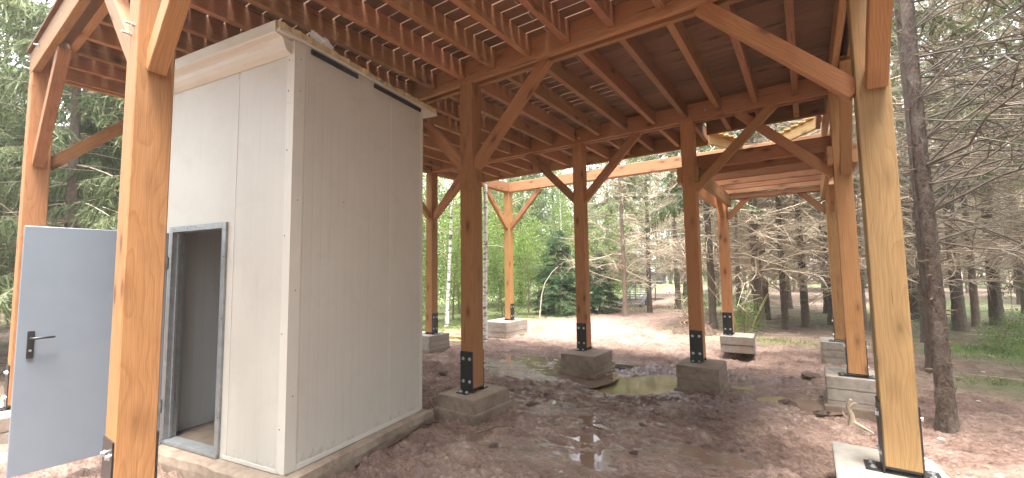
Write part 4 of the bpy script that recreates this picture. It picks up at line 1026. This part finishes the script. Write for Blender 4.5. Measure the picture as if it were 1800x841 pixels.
for k in range(7):
    a = rg.uniform(0, 6.28); t = np.linspace(0, 1, 6)[:, None]; ln = rg.uniform(1.2, 2.6); ln_d = np.array([math.cos(a) * .35, math.sin(a) * .35, 1.])
    mb.tube(np.array([.1 * math.cos(a), .1 * math.sin(a), -.05]) + ln_d * ln * t + np.array([.3 * math.cos(a), .3 * math.sin(a), -.2]) * t ** 2 * ln * .5, np.linspace(.011, .004, 6), 5)
M['yellowstem'] = speckled('yellow_stems', (.26, .22, .06), (.4, .34, .12), 8, .8, 0, .01)
o = link('sapling_clump', mb.mesh('sapling_clump', M['yellowstem'], True)); o.location = (-1.5, 13.2, gz1(-1.5, 13.2)); tag(o, 'clump of thin yellowish bare sapling stems', 'saplings')

# far wood, one mass
def far_wood():
    rng = np.random.default_rng(8); tr = MB(); lf = MB()
    for k in range(330):
        a = rng.uniform(-1.12, 1.08); d = rng.uniform(47, 78); p = d * (math.cos(a) * FW + math.sin(a) * RT); H = rng.uniform(10, 17)
        tr.tube(np.array([[p[0], p[1], -.2], [p[0] + rng.normal(0, .2), p[1], H]]), np.array([.19, .03]), 5)
    n = 46000
    a = rng.uniform(-1.12, 1.08, n); d = rng.uniform(46, 80, n); p = d[:, None] * (np.cos(a)[:, None] * FW + np.sin(a)[:, None] * RT)
    z = 1 + 15 * rng.random(n) ** 1.15
    keep = fbm(p[:, 0] * .23, p[:, 1] * .23 + z * .25, 13, 3) > .40
    P = np.column_stack([p, z])[keep]; m = len(P)
    ribbons(lf, P, unit(rng.normal(0, 1, (m, 3)) + np.array([0, 0, -.5])), rng.uniform(.5, 1.3, m), .22, .4, 2, rng, .3)
    o = link('far_wood', lf.mesh('far_wood', M['needle_far'])); tag(o, 'distant wood closing off the view behind the trees', 'wood', kind='stuff')
    o = link('far_trunks', tr.mesh('far_trunks', M['bark'])); tag(o, 'crowded far-off spruce trunks behind the forest', 'trunks', kind='stuff')
far_wood()

# ------------------------------------------------------------------ things on the ground
def mound(name, x, y, rx, ry, h, mat, label, cat, seed, rot=0, rough=.25):
    n = 40; mb = MB(); u = np.linspace(-1, 1, n); U, V = np.meshgrid(u, u); U, V = U.ravel(), V.ravel()
    d = np.sqrt(U * U + V * V); nz_ = fbm(U * 2 + seed, V * 2, seed, 4) - .5
    Z = h * (np.clip(1 - d, -.3, 1) * (1 + rough * 2 * nz_) + rough * .2 * (fbm(U * 9, V * 9, seed + 5, 3) - .5))
    c, s = math.cos(rot), math.sin(rot); Xw, Yw = x + U * rx * c - V * ry * s, y + U * rx * s + V * ry * c
    G = gz(Xw, Yw); Zw = np.where(d < 1, G + Z, G - .08)
    i = np.arange(n - 1)[None] + np.arange(n - 1)[:, None] * n
    z0 = gz1(x, y)
    mb.add(np.column_stack([Xw - x, Yw - y, Zw - z0]), np.stack([i, i + 1, i + 1 + n, i + n], -1).reshape(-1, 4))
    o = link(name, mb.mesh(name, mat, True)); o.location = (x, y, z0); return tag(o, label, cat)
mound('sand_heap', -6.75, 12.0, .8, .7, .33, M['sand'], 'heap of ochre sand beside the large whitish concrete block', 'sand heap', 3)
mound('gravel_heap', -5.55, 12.1, 1.35, .9, .30, M['gravel'], 'low heap of pinkish gravel next to the ochre sand', 'gravel heap', 4, rough=.4)
rc = mound('root_clump', -2.72, 12.9, .6, .42, .42, M['roots'], 'torn-up clump of dark roots and earth at the forest edge', 'root clump', 6, .3, 1.0)
mb = MB(); rg = np.random.default_rng(15)
for k in range(46):
    a = rg.uniform(0, 6.283); p = np.array([rg.normal(0, .22), rg.normal(0, .14), rg.uniform(.05, .4)])
    q = [p]; d = unit(rg.normal(0, 1, 3) + np.array([math.cos(a), math.sin(a), .3]))
    for _ in range(5): d = unit(d + rg.normal(0, .45, 3)); q.append(q[-1] + d * rg.uniform(.05, .13))
    mb.tube(np.array(q), np.linspace(rg.uniform(.008, .022), .003, 6), 5)
c = link('roots', mb.mesh('roots', M['stick'], True), rc); c['kind'] = 'stuff'
mound('earth_heap', -5.95, 5.75, .40, .25, .17, M['clod'], 'small heap of dark crumbly earth behind the cabin corner', 'earth heap', 7, .2, .9)
def stick(name, pts, r, label, cat='stick', mat='stick', lift=.012, k=6):
    P = np.array([(x, y, gz1(x, y) + lift + (q[0] if q else 0)) for x, y, *q in pts])
    t = np.linspace(0, 1, len(P)); tt = np.linspace(0, 1, 24)
    Q = np.column_stack([np.interp(tt, t, P[:, e]) for e in range(3)])
    Q[1:-1] += np.random.default_rng(len(label)).normal(0, r * .35, (22, 3))
    mb = MB(); c0 = Q[0].copy(); mb.tube(Q - c0, r * (1 - .55 * tt), k, True)
    o = link(name, mb.mesh(name, M[mat], True)); o.location = c0; return tag(o, label, cat)
stick('stick', [(-2.55, 6.05), (-2.42, 5.72), (-2.2, 5.62), (-1.9, 5.58), (-1.66, 5.42), (-1.4, 5.42)], .016, 'crooked brown stick lying in front of the puddle')
stick('stick', [(-3.15, 3.35), (-3.0, 3.55), (-2.85, 3.8), (-2.75, 3.98)], .009, 'thin straight stick in front of the brown mud-stained block')
stick('stick', [(-3.45, 2.45), (-3.5, 2.9), (-3.56, 3.35), (-3.62, 3.78)], .016, 'reddish wooden strip lying along the cabin plinth', mat='rust', lift=.03)
stick('stick', [(-1.05, 5.95), (-.98, 6.15)], .012, 'short dark twig by the block at the puddle edge')
stick('stick', [(2.0, 6.3), (2.35, 6.15), (2.7, 6.2)], .015, 'grey stick on the bare ground beside the thick scaly spruce')
mb = MB(); mb.tube([(0, 0, -.1), (.01, 0, .12), (-.02, .01, .22), (.01, 0, .31)], [.05, .03, .024, .018], 8, True); mb.tube([(-.01, 0, .2), (.04, 0, .27), (.07, -.01, .27)], [.016, .014, .008], 6, True)
mb.tube([(0, 0, .04), (-.06, .02, .1), (-.08, .03, .15)], [.018, .012, .006], 6, True); mb.tube([(0, 0, .05), (.09, -.05, .02), (.2, -.1, -.03)], [.025, .02, .01], 6, True)
o = link('dead_stub', mb.mesh('dead_stub', M['twig'], True)); o.location = (.34, 6.72, gz1(.34, 6.72)); tag(o, 'broken forked dead stub in front of the board-marked block', 'stub')
# leaning bare stem
mb = MB(); mb.tube([(0, 0, -.1), (.12, .02, .9), (.25, .05, 1.35), (.55, .08, 1.75), (.8, .1, 1.95)], [.022, .019, .016, .012, .007], 7, True)
M['whitestem'] = speckled('bleached_stem', (.42, .38, .33), (.6, .56, .5), 9, .8, .2, .005)
o = link('leaning_stem', mb.mesh('leaning_stem', M['whitestem'], True)); o.location = (-8.25, 13.65, gz1(-8.25, 13.65)); tag(o, 'bleached bare stem leaning in front of the dense young spruce', 'stem')
# lying boards behind the cabin
for k, (x, y, a, ln, lab) in enumerate([(-8.35, 8.5, .1, 1.5, 'fresh yellow board lying beside the birch-side concrete block'), (-8.45, 8.78, .02, 1.7, 'second fresh board lying behind the yellow one'), ]):
    z = gz1(x, y) + .06 + .03 * k
    o = link('lying_board', chamfer_box(ln, .16, .045, .003, M['plank'])); o.location = (x, y, z); o.rotation_euler = (.03, .02, a); tag(o, lab, 'board')
o = link('lying_board', chamfer_box(.34, .12, .05, .003, M['oldplank'])); o.location = (-2.95, 7.98, gz1(-2.95, 7.98) + .07); o.rotation_euler = (0, .05, .4); tag(o, 'short brown board offcut behind the block at the puddle', 'board')
# grey ramp far behind
rp = empty('metal_ramp', (-7.1, 20.0, gz1(-7.1, 20.0)), .12, 'grey metal ramp with handrail leading up between far trees', 'ramp')
for s in (-.55, .55):
    mb = MB(); mb.tube([(s, 0, .10), (s, 4.4, 1.0)], .07, 6, True); link('side_rail', mb.mesh('side_rail', M['greymetal']), rp)
mb = MB(); mb.box(-.5, .5, 0, .02, 0, .02)
for k in range(9):
    plain_box('tread', -.48, .48, .2 + k * .47, .5 + k * .47, .1 + k * .096, .14 + k * .096, M['greymetal'], rp)
for yv in (1.4, 2.9, 4.3):
    for s in (-.55, .55):
        mb = MB(); mb.tube([(s, yv, -.2), (s, yv, .1 + yv * .2045)], .04, 6, True); link('leg', mb.mesh('leg', M['greymetal']), rp)
plain_box('platform_top', -.9, .9, 4.45, 6.0, .96, 1.1, M['greymetal'], rp)
plain_box('platform_panel', -.9, .9, 5.9, 5.97, 1.12, 1.6, M['greymetal'], rp)
# clods and stones strewn over the mud
def lump_mesh(seed, mat, sub=2, amp=.8):
    bm = bmesh.new(); bmesh.ops.create_icosphere(bm, subdivisions=sub, radius=1)
    co = np.array([v.co for v in bm.verts]); q = fbm(co[:, 0] * 2.2 + seed * 3, co[:, 1] * 2.2 + co[:, 2] * 2.9, seed, 4) - .5
    for v, a in zip(bm.verts, q): v.co *= 1 + amp * 2.2 * a; v.co.z *= .5
    return bm_mesh(bm, 'lump', mat, False)
clods = [lump_mesh(k, M['clod'], 3) for k in range(4)]; stones = [lump_mesh(k + 9, M['stone'], 2, .4) for k in range(3)]
R_ = random.Random(12)
spots = [(-1.05, 5.35, .08), (-.34, 7.2, .10), (-.05, 8.95, .11), (-.25, 7.05, .07), (-3.05, 5.2, .04), (-3.0, 4.75, .05), (.05, 7.0, .09), (-5.2, 5.4, .07), (-4.9, 5.5, .05)]
while len(spots) < 48:
    x, y = R_.uniform(-6.5, 1.2), R_.uniform(2.6, 12)
    if -5.9 < x < -3.1 and y < 4.6: continue
    if min(float(pud_d(np.array([x]), np.array([y]), P)[0]) for P in PUDDLES) < 1.3: continue
    spots.append((x, y, R_.choice((.018, .022, .028, .035))))
for x, y, s in spots:
    o = link('mud_clod', R_.choice(clods)); o.location = (x, y, gz1(x, y) + s * .12); o.scale = (s * R_.uniform(.9, 1.4), s, s); o.rotation_euler = (0, 0, R_.uniform(0, 6.28))
    tag(o, 'dark clod of mud lying on the churned ground', 'clod', 'mud clods on the churned ground')
for k in range(46):
    while True:
        x, y = R_.uniform(-6.5, 3.2), R_.uniform(2.5, 11)
        if not (-5.9 < x < -3.1 and y < 4.6) and min(float(pud_d(np.array([x]), np.array([y]), P)[0]) for P in PUDDLES) > 1.2: break
    s = R_.choice((.009, .012, .016, .022, .03)); o = link('pale_stone', R_.choice(stones)); o.location = (x, y, gz1(x, y) + s * .3); o.scale = (s * 1.2, s, s); o.rotation_euler = (0, 0, R_.uniform(0, 6.28))
    tag(o, 'small pale stone lying on the churned mud', 'stone', 'pale stones on the mud')
# grass and forest litter
def grass():
    rng = np.random.default_rng(6); C = []
    for cx_, cy_, rx, ry, n in [(3.4, 13.6, 1.5, 1.6, 3000), (2.5, 9.6, .7, .6, 500), (-.6, 12.5, 1.3, .5, 700), (2.7, 19, 2.6, 2.2, 1500), (-10.2, 11, 1.2, 3.4, 5000), (-6.6, 19.5, 2.6, 2, 2500), (-8.7, 15, 1.4, 1.4, 1500), (-9.6, 2.5, .8, 2.2, 900), (-2.9, 13.6, 1.2, .6, 500), (-7.9, 1.6, .5, .6, 120)]:
        C.append(np.column_stack([rng.normal(cx_, rx * .6, n), rng.normal(cy_, ry * .6, n)]))
    C = np.vstack(C); C = C[fbm(C[:, 0] * 1.3, C[:, 1] * 1.3, 81) > .40]; n = len(C)
    C = C[(C[:, 0] < -8.2) | (C[:, 1] > 9) | (C[:, 0] > 1.5) | (C[:,1]<2)]; n = len(C)
    p0 = np.column_stack([C, gz(C[:, 0], C[:, 1]) - .01]); mb = MB()
    ribbons(mb, p0, unit(rng.normal(0, .45, (n, 3)) + np.array([0, 0, 1.])), rng.uniform(.07, .22, n), .012, .35, 2, rng, .1)
    o = link('grass', mb.mesh('grass', M['grass'])); tag(o, 'patches of short green grass around the clearing', 'grass', kind='stuff')
    # fallen twigs
    n = 2600; d = np.sqrt(rng.uniform(6 ** 2, 26 ** 2, n)); a = rng.uniform(-1.0, 1.0, n)
    P = d[:, None] * (np.cos(a)[:, None] * FW + np.sin(a)[:, None] * RT); P = P[clearing(P[:, 0], P[:, 1]) < .6]; n = len(P)
    p0 = np.column_stack([P, gz(P[:, 0], P[:, 1]) + .015]); mb = MB(); th = rng.uniform(0, 6.28, n)
    ribbons(mb, p0, np.column_stack([np.cos(th), np.sin(th), rng.normal(.02, .05, n)]), rng.uniform(.15, .9, n), .014, .03, 2, rng, .5)
    o = link('fallen_twigs', mb.mesh('fallen_twigs', M['twig'])); tag(o, 'fallen dry twigs littering the forest floor', 'twigs', kind='stuff')
grass()


# ------------------------------------------------------------------ thin haze added to lighten the far trees
bm = bmesh.new(); bmesh.ops.create_cube(bm, size=1)
for v in bm.verts: v.co = Vector((v.co.x * 350, 50 + v.co.y * 330, -2.5 + (v.co.z + .5) * 24))
hm = bpy.data.materials.new('haze'); hm.use_nodes = True; hn = hm.node_tree.nodes; hn.remove(hn['Principled BSDF'])
pv = hn.new('ShaderNodeVolumePrincipled'); pv.inputs['Color'].default_value = (.97, .96, .92, 1); pv.inputs['Density'].default_value = .0018
hm.node_tree.links.new(pv.outputs[0], hn['Material Output'].inputs['Volume'])
tag(link('haze', bm_mesh(bm, 'haze', hm)), 'pale thin haze added to lighten the far forest trees', 'haze', kind='stuff')
